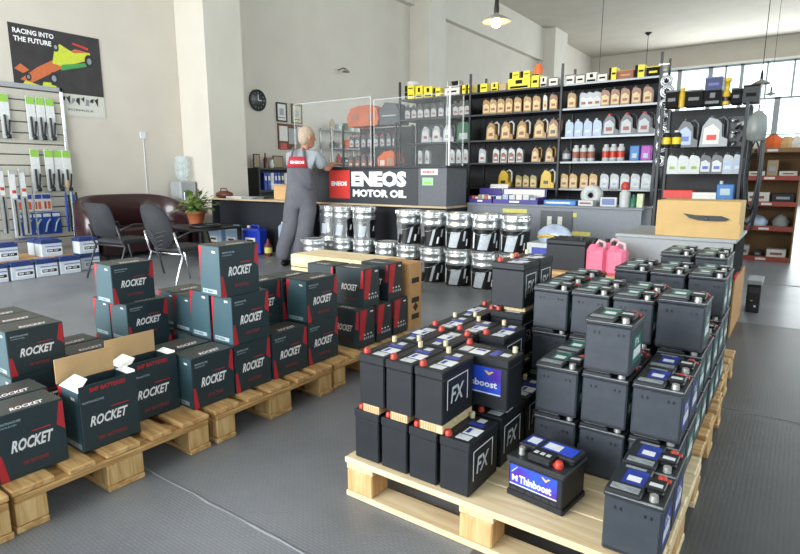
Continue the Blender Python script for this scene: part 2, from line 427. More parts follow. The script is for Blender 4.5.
cart = [
 (big, -2.04, .385, PT, 'bottom layer, cut off at the left photo edge'),
 (big, -2.04, .612, PT, 'bottom layer, directly left of the open carton'),
 (big, -2.2, .40, PT, 'lid only showing behind the leftmost front carton'),
 (big, -2.2, .63, PT, 'lid showing behind the carton left of the open one'),
 (big, -2.04, 1.338, PT, 'bottom layer, fronts alone between the set back carton and the tall stack'),
 (big, -2.205, 1.34, PT, 'bottom layer, lid showing behind the carton left of the tall stack'),
 (big, -2.04, 1.562, PT, 'bottom of the tallest three carton stack'),
 (big, -2.04, 1.562, L1, 'middle of the tallest three carton stack'),
 (big, -2.045, 1.515, L2, 'topmost on the tallest stack'),
 (big, -2.205, 1.562, L1, 'middle layer, directly behind the tallest stack'),
 (big, -2.205, 1.562, PT, 'bottom layer, directly behind the tallest stack'),
 (big, -2.04, 1.785, PT, 'bottom layer, just right of the tallest stack'),
 (big, -2.205, 1.79, PT, 'bottom layer, second row, right of the tallest stack'),
 (big, -2.215, 1.80, L1, 'upper layer, set back between tall stack and right pair'),
 (big, -2.04, 2.008, PT, 'lower of the pair right of the front gap'),
 (big, -2.04, 2.01, L1, 'upper of the pair right of the front gap'),
 (big, -2.205, 2.02, L1, 'upper layer, behind the right front pair'),
 (big, -2.205, 2.02, PT, 'bottom layer, behind the right front pair'),
 (small, -2.40, .80, L1, 'upper layer at left, front one of three in a row'),
 (small, -2.555, .80, L1, 'upper layer at left, middle one of three in a row'),
 (small, -2.71, .80, L1, 'upper layer at left, rear one of three in a row'),
 (big, -2.40, .80, PT, 'bottom layer, under the three in a row'),
 (big, -2.56, .80, PT, 'bottom layer, under the middle of the three in a row'),
 (big, -2.72, .80, PT, 'bottom layer, under the rear of the three in a row'),
 (big, -2.36, 1.06, PT, 'bottom layer, behind the open carton flap'),
 (big, -2.52, 1.06, PT, 'bottom layer, lid showing between the two left piles'),
 (big, -2.68, 1.06, PT, 'bottom layer, far side between the two left piles'),
 (small, -2.47, 1.31, L1, 'middle of the rear left pile, front face showing'),
 (small, -2.625, 1.31, L1, 'middle of the rear left pile, behind the front one'),
 (big, -2.47, 1.31, PT, 'bottom of the rear left pile, front'),
 (big, -2.63, 1.31, PT, 'bottom of the rear left pile, back'),
 (small, -2.50, 1.27, L1 + .1845, 'topmost of the rear left pile'),
 (small, -2.37, 1.58, L1 + .0, 'upper layer, standing behind the tall stack, darker'),
 (small, -2.535, 1.60, L1 + .0, 'upper layer, farthest behind the tall stack'),
 (big, -2.37, 1.56, PT, 'bottom layer, third row behind the tall stack'),
 (big, -2.53, 1.56, PT, 'bottom layer, fourth row behind the tall stack'),
]
for k, x, y, z, l in cart:
    wide = x == -2.04 and y > 1.7
    k.put((x + rnd.uniform(-.001, .001), 1.790 if wide and y < 1.9 else (2.034 if wide else y), z), R(rnd.uniform(-.4, .4)), D + l, GC, (1, 1.10, 1) if wide else None)
for x, y, z, l in [(-2.255, 2.36, PT, 'end face showing, lower row, first past the front pair'), (-2.255, 2.53, PT, 'end face showing, lower row, middle of three'),
                   (-2.255, 2.70, PT, 'end face showing, lower row, next to the brown carton'), (-2.265, 2.42, L1, 'end face showing, upper row, nearer one'), (-2.265, 2.66, L1, 'end face showing, upper row, next to the brown carton'),
                   (-2.50, 2.36, PT, 'lower row, behind the end-on cartons'), (-2.50, 2.42, L1, 'upper row, behind the nearer end-on carton')]:
    side.put((x + .03, y + .055, z), 0, D + l, GC)
# the open carton
oc = thing('open_battery_carton', 'foremost open black carton with raised brown flap and white inner flap', 'carton', (-2.035, .875, PT), 0, GC)
b = MB(); dx, dy, h, e = .155, .218, .229, .0008
for a in ((-dx, 0, 0, .003), (-dx, 0, dy - .003, dy)): b.box(a[0], a[1], a[2], a[3], 0, h - (.0 if a[2] else .0), CF)
b.box(-dx, -dx + .003, .003, dy - .003, 0, h, CF); b.box(-.003, 0, .003, dy - .003, 0, h + .022, CF); b.box(-dx, 0, 0, dy, 0, .003, CF)
b.poly([(e, dy * .01, .003), (e, dy * .0105, h), (e, dy * .02, h), (e, dy * .02, .003)], CS)
b.text('ROCKET', (e, dy * .14, h * .4), (0, dy * .66, 0), (0, 0, h * .17), CW, .03, .35)
b.poly([(e, dy * .5, h * .63), (e, dy * .82, h * .63), (e, dy * .83, h * .645), (e, dy * .51, h * .645)], CR)
b.text('SMF BATTERIES', (e, dy * .26, h * .14), (0, dy * .5, 0), (0, 0, h * .06), RD, .02)
b.text('SMF BATTERIES', (e, dy * .18, h * .97), (0, dy * .62, 0), (0, 0, h * .07), CR, .03)
b.text('MAINTENANCE FREE', (e, dy * .05, h * .8), (0, dy * .36, 0), (0, 0, h * .035), CL)
b.poly([(-dx + .002, -e, .003), (-.002, -e, .003), (-.002, -e, h), (-dx + .002, -e, h)], CS)
b.poly([(-dx + .002, -2 * e, h * .3), (-dx * .93, -2 * e, h * .7), (-dx * .78, -2 * e, h), (-dx + .002, -2 * e, h)], CR)
b.poly([(-dx * .85, -2 * e, h * .05), (-dx * .06, -2 * e, h * .05), (-dx * .06, -2 * e, h * .14), (-dx * .85, -2 * e, h * .14)], CL)
b.poly([(-dx * .35, -2 * e, h * .85), (-dx * .16, -2 * e, h * .85), (-dx * .18, -2 * e, h * .9), (-dx * .37, -2 * e, h * .9)], CW)
b.build('box_body', oc)
f = MB().box(-dx - .012, -dx - .009, 0, dy, h - .0, h + .095, KRAFTD); tag(f.build('flap', oc), 'raised brown inner side of the back flap')
f = MB().add([(-dx + .004, .002, h), (-.004, .002, h), (-.03, .05, h + .035), (-dx + .03, .05, h + .035)], [(0, 1, 2, 3)], INNER).add([(-dx + .004, .004, h), (-.004, .004, h), (-.03, .052, h + .034), (-dx + .03, .052, h + .034)], [(0, 1, 2, 3)], INNER); tag(f.build('flap', oc), 'white inner side of the left flap')
f = MB().add([(-dx + .004, dy - .002, h), (-.004, dy - .002, h), (-.03, dy + .012, h + .02), (-dx + .04, dy + .012, h + .02)], [(0, 1, 2, 3)], INNER).add([(-dx + .004, dy - .0, h), (-.004, dy - .0, h), (-.03, dy + .014, h + .019), (-dx + .04, dy + .014, h + .019)], [(0, 1, 2, 3)], CF); tag(f.build('flap', oc), 'white flap folded outwards on the right')
dup(oc, (-2.125, 1.108, PT), 0, 'open black carton set back right of the foremost open one, brown flap up', GC)
# second open carton flap behind it
# brown carton at the end of the row, plywood crate behind
bc = MB(); bc.box(-2.24, -1.995, 2.915, 3.05, PT, .595, KRAFT, .003)
INK = mat('printed_ink', '#241d18', 0.7)
for z in (.22, .33, .46):
    bc.box(-1.9953, -1.994, 2.935, 3.02, z, z + .035, INK)
bc.prism([(2.95, .30), (2.98, .27), (3.01, .30), (2.98, .33)], -1.9953, -1.994, INK, 'yz')
tag(bc.build('brown_carton'), 'tall plain brown cardboard carton with black printed marks, end of carton row', 'carton')
CRW = wood('crate_pine', '#d6bd92', '#eddcb8', 0, 5)
cr = thing('pine_crate', 'pale pine crate behind the black cartons, near the man', 'crate', (-3.72, 3.52, 0))
for k in range(4): MB().box(0, 1.0, 0, .02, .004 + k * .112, .108 + k * .112, CRW, .003).build('side_board', cr)
for k in range(4): MB().box(0, 1.0, .022 + k * .093, .110 + k * .093, .43, .45, CRW, .003).build('lid_board', cr)
for y in (.022,): MB().box(0.003, .02, y, .39, .004, .428, CRW, .002).build('end_board', cr)
MB()  .box(.98, .997, .022, .39, .004, .428, CRW, .002).build('end_board', cr)
MB().box(0, 1.0, .375, .395, .004, .428, CRW, .003).build('back_board', cr)
# ---------------- car batteries ----------------
BK = mat('battery_case_grey', '#383d45', 0.45, var=0.1, scale=25, bump=0.08, spec=.4)
BL = mat('battery_lid_grey', '#24272c', 0.42, var=0.06, scale=25)
BBK = mat('battery_case_black', '#202328', 0.45, var=0.12, scale=25, spec=.35)
LEAD = mat('lead_post', '#b9b8b4', 0.35, metal=0.6, var=0.1)
CREAM = mat('cream_plastic', '#d3c6a4', 0.5)
REDP = mat('red_cap_plastic', '#b83a2c', 0.4)
SILV = mat('sticker_silver', '#c6cbd0', 0.35, var=0.12, scale=60)
STB = mat('sticker_blue', '#2a3c9c', 0.35, var=0.25, scale=30)
STG = mat('sticker_green', '#1d6a5c', 0.35, var=0.2, scale=30)
STW = mat('sticker_white', '#dfe2e6', 0.4)
GOLD = mat('sticker_gold', '#e0b64a', 0.4)
VENT = mat('battery_vent_block', '#191b1e', 0.35); GRYL = mat('lid_grey_print', '#8a9094', .45, var=.3, scale=80)
def blue_label_mat():
    m = bpy.data.materials.new('label_blue_blend'); m.use_nodes = True; nt = m.node_tree; b = nt.nodes['Principled BSDF']
    tc = nt.nodes.new('ShaderNodeTexCoord'); no = nt.nodes.new('ShaderNodeTexNoise'); no.inputs['Scale'].default_value = 14; no.inputs['Detail'].default_value = 1
    r = nt.nodes.new('ShaderNodeValToRGB'); r.color_ramp.elements[0].color = lin('#2b4fd0'); r.color_ramp.elements[1].color = lin('#4a2a9c')
    r.color_ramp.elements[0].position = .42; r.color_ramp.elements[1].position = .6
    nt.links.new(tc.outputs['Object'], no.inputs['Vector']); nt.links.new(no.outputs['Fac'], r.inputs[0]); nt.links.new(r.outputs[0], b.inputs['Base Color'])
    b.inputs['Roughness'].default_value = .3
    return m
BLUEL = blue_label_mat()
def block_battery(sticker, cap=True, h=.18, d=.172, w_=.15):
    """squarish battery: terminals along its right side, sticker on lid and right side"""
    t = thing('car_battery', 'x', 'car battery')
    c = MB(); c.box(0.003, w_ - .003, .003, d - .003, 0, h - .022, BK, .005)
    for x in (.03, .045, .105, .12): c.box(x, x + .004, .0005, .004, h - .052, h - .044, VENT)
    c.box(.01, w_ - .01, .0015, .004, .006, .012, BL)
    c.build('case', t)
    l = MB(); l.box(0, w_, 0, d, h - .022, h - .012, BL, .003)
    l.box(0.002, w_ * .62, .002, d - .002, h - .012, h, BL, .003)
    l.box(w_ * .64, w_ - .012, .055, d - .055, h - .012, h - .001, VENT, .003)
    l.box(.012, w_ * .56, .015, .045, h, h + .0008, GRYL); l.box(.03, w_ * .58, .06, d - .03, h, h + .0008, sticker); l.box(.02, w_ * .5, d - .024, d - .012, h, h + .0008, GRYL)
    l.box(w_ * .6, w_ * .93, .058, d - .06, h - .0005, h + .009, VENT, .003); l.box(w_ * .66, w_ * .88, .066, .084, h + .009, h + .0096, SILV); l.box(0.004, w_ - .004, .0005, .008, h - .013, h - .011, GRYL)
    l.box(.04, w_ * .5, .075, .105, h + .0008, h + .0014, STW)
    for k in range(3): l.box(w_ * .67 + k * .012, w_ * .67 + k * .012 + .008, .07, .078, h - .001, h - .0002, SILV)
    lo_ = l.build('lid', t)
    MB().lathe([(.012, 0), (.0105, .016)], LEAD, (w_ * .8, .03, h - .012), 12).build('terminal_post', lo_)
    if cap:
        p = MB(); p.lathe([(.013, 0), (.012, .012), (.007, .016)], REDP, (w_ * .8, d - .03, h - .012), 12); p.box(w_ * .8 + .004, w_ * .8 + .022, d - .04, d - .022, h - .012, h - .003, REDP, .002); tag(p.build('terminal_cap', lo_), 'red terminal cap')
    else: MB().lathe([(.0095, 0), (.008, .016)], LEAD, (w_ * .8, d - .03, h - .012), 12).build('terminal_post', lo_)
    s = MB(); s.box(w_ - .003, w_ - .0022, .03, d - .03, .03, .125, sticker); s.box(w_ - .0022, w_ - .0016, .04, d - .04, .05, .08, STW)
    s.text('FX', (w_ - .001, .05, .09), (0, .06, 0), (0, 0, .025), STW, .03)
    s.build('side_label', t)
    return t
def slim_battery(w_=.111, d=.205, h=.182, blue=False, posts=1, label_side=True, deep=None):
    """narrow battery: both posts on its left, framed label on its long right side"""
    t = thing('car_battery', 'x', 'car battery')
    c = MB(); c.box(.002, w_ - .002, .002, d - .002, 0, h - .03, BBK, .004); c.build('case', t)
    l = MB(); l.box(0, w_, 0, d, h - .03, h, BBK, .004)
    l.box(w_ * .42, w_ * .85, d * .1, d * .26, h, h + .0008, SILV); l.box(w_ * .45, w_ * .92, d * .30, d * .55, h, h + .0008, STW)
    l.box(w_ * .3, w_ * .8, d * .62, d * .74, h, h + .0008, STB); l.box(w_ * .45, w_ * .7, d * .78, d * .92, h, h + .0008, SILV)
    l.box(w_ * .5, w_ * .62, d * .34, d * .5, h + .0008, h + .0013, STB)
    for k in range(6): l.lathe([(.008, 0), (.007, .0012)], VENT, (w_ * .25, d * (.28 + .09 * k), h), 10)
    lo_ = l.build('lid', t)
    p = MB(); p.lathe([(.012, 0), (.012, .01), (.009, .015), (.009, .018)], REDP, (w_ * .2, .022, h), 12); tag(p.build('terminal_cap', lo_), 'red terminal cap')
    p = MB(); p.lathe([(.0085, 0), (.0085, .02)], CREAM, (w_ * .2, d - .022, h), 12); tag(p.build('terminal_post', lo_), 'cream terminal post')
    X = w_ - .002
    s = MB()
    if blue:
        s.box(X, X + .0008, d * .1, d * .88, .05, .145, BLUEL); X += .0012
        s.text('Thinboost', (X, d * .14, .075), (0, d * .68, 0), (0, 0, .024), STW, .03)
        s.box(X, X + .0004, d * .1, d * .88, .052, .056, STW); s.prism([(d * .6, .133), (d * .68, .118), (d * .76, .133), (d * .72, .133), (d * .68, .127), (d * .64, .133)], X, X + .0004, GOLD, 'yz')
    else:
        y0, y1, z0, z1 = d * .14, d * .8, .045, .145
        for a in ((y0, y0 + .004, z0, z1), (y1 - .004, y1, z0, z1), (y0, y1, z1 - .003, z1)): s.box(X, X + .0008, *a, STW)
        s.text('FX', (X + .0006, d * .25, .06), (0, d * .42, 0), (0, 0, .055), SILV, .02, .2)
    s.build('side_label', t)
    return t
GR = 'car batteries on the right pallets'
A_g = Kind(block_battery(STG)); A_b = Kind(block_battery(STB)); A_n = Kind(block_battery(STG, cap=False))
B = Kind(slim_battery()); Bb = Kind(slim_battery(blue=True, d=.222, w_=.125)); Dk = Kind(slim_battery(w_=.155, d=.165, h=.195))
Z0 = .1505; HA = .1845
ZA = [Z0, Z0 + HA, Z0 + 2 * HA]
def wb(a): return rnd.uniform(-a, a)
# slim block at the left front of the pallet: bottom 4 wide, top 3 wide, rows going back
bx = [-1.222, -1.103, -.984, -.865]; tx = [-1.195, -1.080, -.965]
rows = [1.432, 1.655, 1.878, 2.10, 2.32]
ZB = Z0 + .212
for r_, y in enumerate(rows):
    for c_, x in enumerate(bx):
        if r_ > 2 and c_ > 0: continue
        rowt = ['front row', 'second row', 'third row', 'fourth row', 'fifth row'][r_]
        B.put((x + wb(.001), y + wb(.002), Z0), 0, 'slim black battery, lower layer, %s, %s' % (rowt, ['left pallet corner column', 'second column from the left', 'third column from the left', 'column with the label side bare to the right'][c_]), GR)
    for c_, x in enumerate(tx):
        if r_ == 1 and c_ == 2: continue
        if r_ >= 3 and c_ > 0: continue
        rowt = ['front row', 'second row', 'third row', 'fourth row', 'fifth row'][r_]
        B.put((x + wb(.001) + (.111 if r_ in (1, 3) else 0), y + wb(.002) + (.205 if r_ in (1, 3) else 0), ZB), R(180) if r_ in (1, 3) else 0, 'slim black battery, upper layer on pale strip, %s, %s' % (rowt, ['left column', 'middle column', 'right column'][c_]), GR)
SEP = mat('corrugated_strip', '#cbb48c', 0.8, var=0.16, scale=90)
for i, (x0, x1, y0, y1, z, l) in enumerate([(-1.182, -1.112, 1.437, 1.60, 0, 'left'), (-1.063, -.993, 1.437, 1.60, 0, 'middle'), (-.944, -.856, 1.437, 1.635, 0, 'right')]):
    s = MB(); s.box(x0, x1, y0, y1, Z0 + .183, Z0 + .2115, SEP, .002)
    for k in range(7): s.box(x0 + .004 + k * .0095, x0 + .006 + k * .0095, y0 - .0012, y0, Z0 + .186, Z0 + .209, KRAFT)
    tag(s.build('corrugated_spacer'), 'pale corrugated cardboard spacer under the upper front row battery, %s one' % l, 'spacer', 'spacers under the upper front row')
# labelled battery lying across, facing the camera, on lower layer
Bb.put((-.955, 1.775, ZB), R(-90), 'black battery with blue and purple label facing front, upper layer', GR)
# lower one with its blue label, at right
# tall stack
for r_, y in enumerate((2.20, 2.37)):
    for k, (z, l) in enumerate(((Z0, 'bottom'), (Z0 + .2175, 'middle'), (Z0 + .435, 'top'))):
        Dk.put((-1.075 if k else -1.06, y, z), 0, 'wide dark battery, %s of the tall stack beside the paint pails, %s' % (l, ['front', 'rear'][r_]), GR)
for z, l in ((Z0 + .197, 'lower'), (Z0 + .4145, 'upper')):
    s = MB(); s.box(-1.075 + .05, -.925, 2.235, 2.51, z, z + .019, SEP, .002)
    tag(s.build('corrugated_spacer'), 'pale corrugated spacer in the tall battery stack, %s one' % l, 'spacer')
# square batteries: columns to the right
cx_ = [-.695, -.535, -.375]
cn = ['left column', 'middle column', 'right column']
rows2 = [1.43, 1.606, 1.79, 1.966, 2.142]
def A(k, x, y, z, l, sc=1, f=1):
    z = Z0 + (z - Z0) * f
    k.put((x + wb(.0006), y + wb(.001), z), R(wb(.25)), 'grey block battery, ' + l, GR, (sc, sc, sc * f))
A(A_b, -.352, 1.432, ZA[0], 'red cap and blue lid sticker, nearest the photo bottom edge')
A(A_b, -.352, 1.608, ZA[0], 'red cap and blue lid sticker, just behind the nearest one')
lay = ['bottom layer', 'second layer', 'third layer']
for c_ in range(3):
    for r_, y in enumerate((1.79, 1.966)):
        for k in range(2):
            kind = A_b if (c_ == 2 and k == 1) else A_g
            A(kind, cx_[c_], y, ZA[k], '%s of three, %s, %s' % (cn[c_], lay[k], ['front face towards the pallet floor', 'behind the front one'][r_]))
A(A_g, -.535, 1.79, ZA[2], 'alone on top of the middle column, red cap')
c4 = [-.875, -.715, -.555, -.395]
for c_ in range(4):
    for r_, y in enumerate((2.19, 2.367)):
        for k in range(3):
            if r_ == 1 and k == 0 and c_ in (1, 2): continue
            if r_ == 1 and c_ == 3 and k == 2: continue
            A([A_g, A_n][(c_ + k) % 3 == 0], c4[c_] + (.012 if c_ == 3 and k < 2 else 0), y, ZA[k], 'four wide block, %s column, %s, %s' % (['far left', 'centre left', 'centre right', 'far right'][c_], lay[k], ['front face', 'rear'][r_]), 1.08 if (c_ == 3 and k == 2) else 1)
c5 = [-.70, -.54, -.38]
for k in range(2): A(A_g, -.38, 2.56, ZA[k], 'right pallet edge in the gap between blocks, ' + lay[k])
for c_ in range(3):
    for r_, y in enumerate((2.76, 2.937)):
        for k in range(3):
            if r_ == 1 and (c_ != 2) and k < 2: continue
            A(A_n, c5[c_], y, ZA[k], 'rear three wide block, %s, %s, %s' % (cn[c_], lay[k], ['front face', 'behind it'][r_]), 1, 1.035)
for c_ in range(2):
    for r_, y in enumerate((3.22, 3.40)):
        for k in range(3):
            if r_ == 1 and k < 2 and c_ == 0: continue
            A(A_n, [-.585, -.42][c_], y, ZA[k], 'rearmost block by the low counter, %s, %s, %s' % (['left', 'right'][c_], lay[k], ['front', 'back'][r_]), 1, 1.09)
# extra batteries filling between tall stack and four wide block
A(A_n, -1.04, 2.60, ZA[1], 'dark one behind the tall stack, second layer'); A(A_n, -1.04, 2.60, ZA[0], 'dark one behind the tall stack, bottom layer')
A(A_g, -.875, 2.56, ZA[2], 'red cap, behind the far left of the four wide block'); A(A_g, -.875, 2.56, ZA[1], 'below the red capped one behind the four wide block'); A(A_g, -.875, 2.56, ZA[0], 'lowest behind the four wide block, far left')

# the free standing labelled battery
t = thing('car_battery', 'small black battery with blue and purple front label standing alone on pallet boards', 'car battery', (-.672, 1.528, Z0), R(-7), GR)
w_, d, h = .192, .158, .146
MB().box(.004, w_ - .004, .004, d - .004, .018, h - .03, BBK, .004).box(0, w_, 0, d, 0, .02, BBK, .004).build('case', t)
l = MB(); l.box(-.003, w_ + .003, -.003, d + .003, h - .03, h - .012, BL, .004); l.box(.003, w_ - .003, d * .4, d - .003, h - .012, h + .008, BL, .004)
l.box(.012, .06, d * .5, d - .02, h + .008, h + .0088, STB); l.box(.02, .055, d * .55, d * .8, h + .0088, h + .0095, STW)
l.box(.075, w_ - .015, d * .5, d - .02, h + .008, h + .0088, BLUEL); l.box(.08, .13, d * .55, d * .8, h + .0088, h + .0095, STW); lo_ = l.build('lid', t)
v = MB(); v.box(.062, .14, .012, d * .42, h - .012, h + .012, VENT, .004)
for k in range(3): v.box(.075 + k * .02, .088 + k * .02, .03, .045, h + .012, h + .013, SILV)
tag(v.build('vent_block', lo_), 'black vent block with pale marks')
MB().lathe([(.011, 0), (.009, .024)], LEAD, (.032, .035, h - .012), 14).build('terminal_post', lo_)
p = MB(); p.lathe([(.014, 0), (.014, .012), (.010, .02), (.004, .022)], REDP, (w_ - .035, .035, h - .012), 14); p.box(w_ - .055, w_ - .035, .026, .044, h - .012, h - .001, REDP, .003); tag(p.build('terminal_cap', lo_), 'red terminal cap')
s = MB(); s.box(.01, w_ - .022, .0032, .004, .04, .108, BLUEL); s.box(.01, w_ - .022, .0024, .0032, .042, .045, STW)
s.text('M', (.018, .0022, .055), (.020, 0, 0), (0, 0, .02), STW, .04); s.text('Thinboost', (.043, .0022, .053), (.11, 0, 0), (0, 0, .026), STW, .04)
s.prism([(.118, .102), (.133, .088), (.148, .102), (.141, .102), (.133, .095), (.125, .102)], .0022, .003, GOLD, 'xz')
s.prism([(.014, .082), (.034, .104), (.038, .104), (.018, .082)], .0022, .003, CL, 'xz')
s.build('front_label', t)
g = MB()
for k in range(6): g.box(.015 + k * .027, .036 + k * .027, .0025, .0045, .023, .034, BL, .001)
g.build('hold_down_ribs', t)
# ---------------- left wall: poster, slatwall, wiper packs ----------------
STEEL = mat('brushed_steel', '#b5b8ba', 0.25, metal=0.9, var=0.06)
CHROME = mat('chrome_tube', '#d5d8da', 0.12, metal=1.0, var=0.02)
BLKP = mat('black_plastic', '#1b1c1f', 0.45)
BLKM = mat('black_mesh_fabric', '#2a2c31', 0.8, var=0.25, scale=200)
WHT = mat('white_plastic', '#d9dcdc', 0.45)
GREENP = mat('green_print', '#8fc24a', 0.5)
BLUEP = mat('blue_plastic', '#1c4aa8', 0.4)
NAVY = mat('navy_panel', '#22252d', 0.55, var=0.05)
DGREY = mat('dark_grey_metal', '#3b3e42', 0.45, metal=0.3)
MGREY = mat('mid_grey_laminate', '#7b8088', 0.5, var=0.04)
LGREY = mat('light_grey_laminate', '#9fa3a6', 0.5, var=0.04)
REDB = mat('red_board', '#d1342c', 0.5)
WTXT = mat('white_lettering', '#f2f2f2', 0.5)
PAPER = mat('paper_white', '#dfddd6', 0.8)
YEL = mat('yellow_card', '#e2c91f', 0.5)
TAN = mat('tan_card', '#a8947a', 0.7)
ORG = mat('orange_plastic', '#d9622b', 0.5)
PX = -8.6
p = thing('racing_poster', 'racing car poster reading racing into the future, on the left wall', 'poster', (PX + .006, 3.33, 1.98))
POD = mat('poster_dark', '#2e2a2c', 0.5, var=0.3, scale=5); POW = mat('poster_white', '#cfcfc6', 0.5, var=.03)
s = MB(); s.box(0, .004, 0, 1.17, 0, 1.12, POW)
s.box(.004, .005, 0, 1.17, .30, 1.12, POD)
s.build('poster_sheet', p)
s = MB(); X = .0065
s.text('RACING INTO', (X, .05, 1.0), (0, .50, 0), (0, 0, .065), WTXT, .03); s.build('lettering', p); s = MB(); s.text('THE FUTURE', (X, .05, .9), (0, .46, 0), (0, 0, .065), WTXT, .03); s.build('lettering', p); s = MB()
s.text('FORMULA', (X, .65, .07), (0, .35, 0), (0, 0, .03), BLKP); s.build('lettering', p)
s = MB(); X = .006
POY = mat('poster_yellow', '#c9d43a', 0.5); POG = mat('poster_green', '#3f9a4a', 0.5); POO = mat('poster_orange', '#c8683a', 0.5); POG2 = mat('poster_grey', '#8b9097', 0.5, var=.3, scale=20)
def flat(pts, m, x=X): s.prism(pts, x - .0008, x, m, 'yz')
flat([(.08, .42), (.2, .38), (.6, .62), (.95, .78), (1.0, .9), (.82, .92), (.6, .78), (.3, .6)], POO)
flat([(.5, .68), (.62, .66), (1.02, .80), (1.02, .90), (.8, .86), (.62, .95), (.55, .9)], POY, .0075); flat([(.6, .6), (.95, .70), (1.0, .76), (.62, .68)], POG, .0085)
flat([(.1, .36), (.42, .30), (.46, .42), (.36, .42), (.34, .36), (.14, .41)], POY, .0075); flat([(.02, .55), (.1, .62), (.2, .55), (.12, .5)], POO, .0075)
flat([(.78, .98), (1.0, .93), (1.0, .96), (.8, 1.0)], REDB, .0075)
for y, z, r in ((.5, .48, .085), (1.0, .78, .09), (.18, .46, .05), (.56, .9, .06)):
    s.prism([(y + r * .7 * math.cos(a * .5236), z + r * math.sin(a * .5236)) for a in range(12)], .0088, .0094, BLKP, 'yz')
    s.prism([(y + r * .35 * math.cos(a * .5236), z + r * .5 * math.sin(a * .5236)) for a in range(12)], .0094, .0099, POG2, 'yz')
for k in range(9): flat([(.5 + k * .065, .16 + .05 * (k % 3)), (.55 + k * .065, .15 + .05 * (k % 2)), (.56 + k * .065, .24 + .02 * (k % 3)), (.52 + k * .065, .25)], [POG2, BLKP, POD][k % 3], .0075)
flat([(.42, .26), (.5, .24), (.52, .38), (.44, .4)], POY, .008)
s.build('printed_car', p)

SLAT = mat('slatwall_beige', '#bdb9ad', 0.6, var=.04); GROOVE = mat('slat_groove', '#55534e', 0.7)
p = thing('slatwall_panel', 'beige slatwall display panel with metal edge on the left wall', 'display panel', (PX + .018, 0, 0))
s = MB(); s.box(0.0, .02, 1.9, 3.88, .12, 2.30, SLAT)
for k in range(15): s.box(.02, .032, 1.9, 3.86, .15 + k * .142, .15 + k * .142 + .126, SLAT, .003); s.box(.02, .022, 1.9, 3.86, .276 + k * .142, .292 + k * .142, GROOVE)
s.build('slat_board', p)
s = MB(); s.box(0, .045, 3.86, 3.90, .12, 2.34, STEEL, .003); s.box(0, .045, 1.9, 3.9, 2.28, 2.34, LGREY, .003); tag(s.build('metal_trim', p), 'metal edge trim')
def wiper_pack():
    t = thing('wiper_pack', 'x', 'wiper blade pack')
    m = MB(); m.box(0, .008, 0, .11, 0, .56, WHT, .002); m.box(.008, .0095, .005, .105, .46, .555, GREENP); m.build('card', t)
    m = MB(); m.box(.01, .03, .03, .055, .03, .3, BLKP, .004); m.tube([(.02, .06, .02), (.025, .08, .1), (.02, .095, .24)], .011, BLKP, 6); m.lathe([(.0, 0), (.028, .0), (.028, .05), (0, .06)], BLKP, (.028, .065, 0), 10); m.build('wiper_arm', t)
    m = MB(); m.tube([(.0, .055, .57), (-.02, .055, .56)], .004, STEEL, 6); m.build('hook', t)
    return t
W = Kind(wiper_pack())
g = 'wiper packs hanging on the slatwall'
for i, y in enumerate((2.93, 3.10, 3.41, 3.53, 3.65)): W.put((PX + .075, y, 1.62), 0, 'white wiper pack with green top, upper row, ' + from_left(i, 5), g)
for i, y in enumerate((3.39, 3.56, 3.68, 3.76)): W.put((PX + .078 + (.012 if i % 2 else 0), y - (.0 if i < 3 else -.03), .93), 0, 'white wiper pack with green top, second row, ' + from_left(i, 4), g)
# long blade sleeves hanging in front
LB = mat('sleeve_grey', '#a9abac', 0.4, var=.15, scale=15)
def sleeve():
    t = thing('blade_sleeve', 'x', 'wiper blade')
    m = MB(); m.box(-.02, .02, 0, .075, 0, .85, LB, .005); m.box(.0205, .022, .01, .065, .5, .8, WHT); m.box(.022, .023, .015, .06, .56, .6, REDP); m.build('sleeve', t)
    m = MB(); m.tube([(.024, .037, .02), (.03, .037, .25), (.024, .037, .48)], .009, BLKP, 6); m.build('blade', t)
    return t
SL = Kind(sleeve())
for i, y in enumerate((2.62, 2.74, 2.86, 2.98, 3.10)): SL.put((-8.2 + .02 * (i % 2), y, .36 + .02 * (i % 3)), 0, 'long grey wiper blade sleeve in the floor rack, ' + from_left(i, 5), 'long blade sleeves in the floor rack')
t = thing('blade_rack', 'low metal rack holding the long grey wiper sleeves', 'rack', (-8.36, 2.5, 0))
MB().box(0, .3, 0, .82, .30, .33, STEEL, .003).build('tray', t)
for y in (0.0, .8): MB().box(0, .02, y, y + .02, 0, 1.25, STEEL).build('post', t); 
for y in (0.0, .8): MB().box(.28, .30, y, y + .02, 0, .3, STEEL).build('leg', t)
# blister row of blue packs
def blister(top, name, lab, y0, n, z, h, gname):
    for i in range(n):
        m = MB(); m.box(0, .012, 0, .115, 0, h, BLUEP if not top else WHT, .002)
        if top:
            m.box(.012, .0135, .005, .11, h * .7, h * .95, STB); m.box(.012, .0135, .02, .05, .03, h * .55, REDP); m.box(.012, .0135, .065, .1, .03, h * .55, ORG)
        else:
            m.tube([(.022, .02, .03), (.03, .05, h * .5), (.022, .095, h * .7)], .012, CL, 6); m.box(.012, .0135, .01, .105, h * .8, h * .95, STW)
        tag(m.build(name, None, (PX + .065, y0 + i * .12, z)), lab % from_left(i, n), 'blister pack', gname)
blister(True, 'blister_pack', 'white and red blister pack above the blue packs, %s', 3.12, 4, .66, .24, 'white blister packs'); blister(False, 'blister_pack', 'blue blister pack low on the slatwall, %s', 3.10, 5, .34, .3, 'blue blister packs')
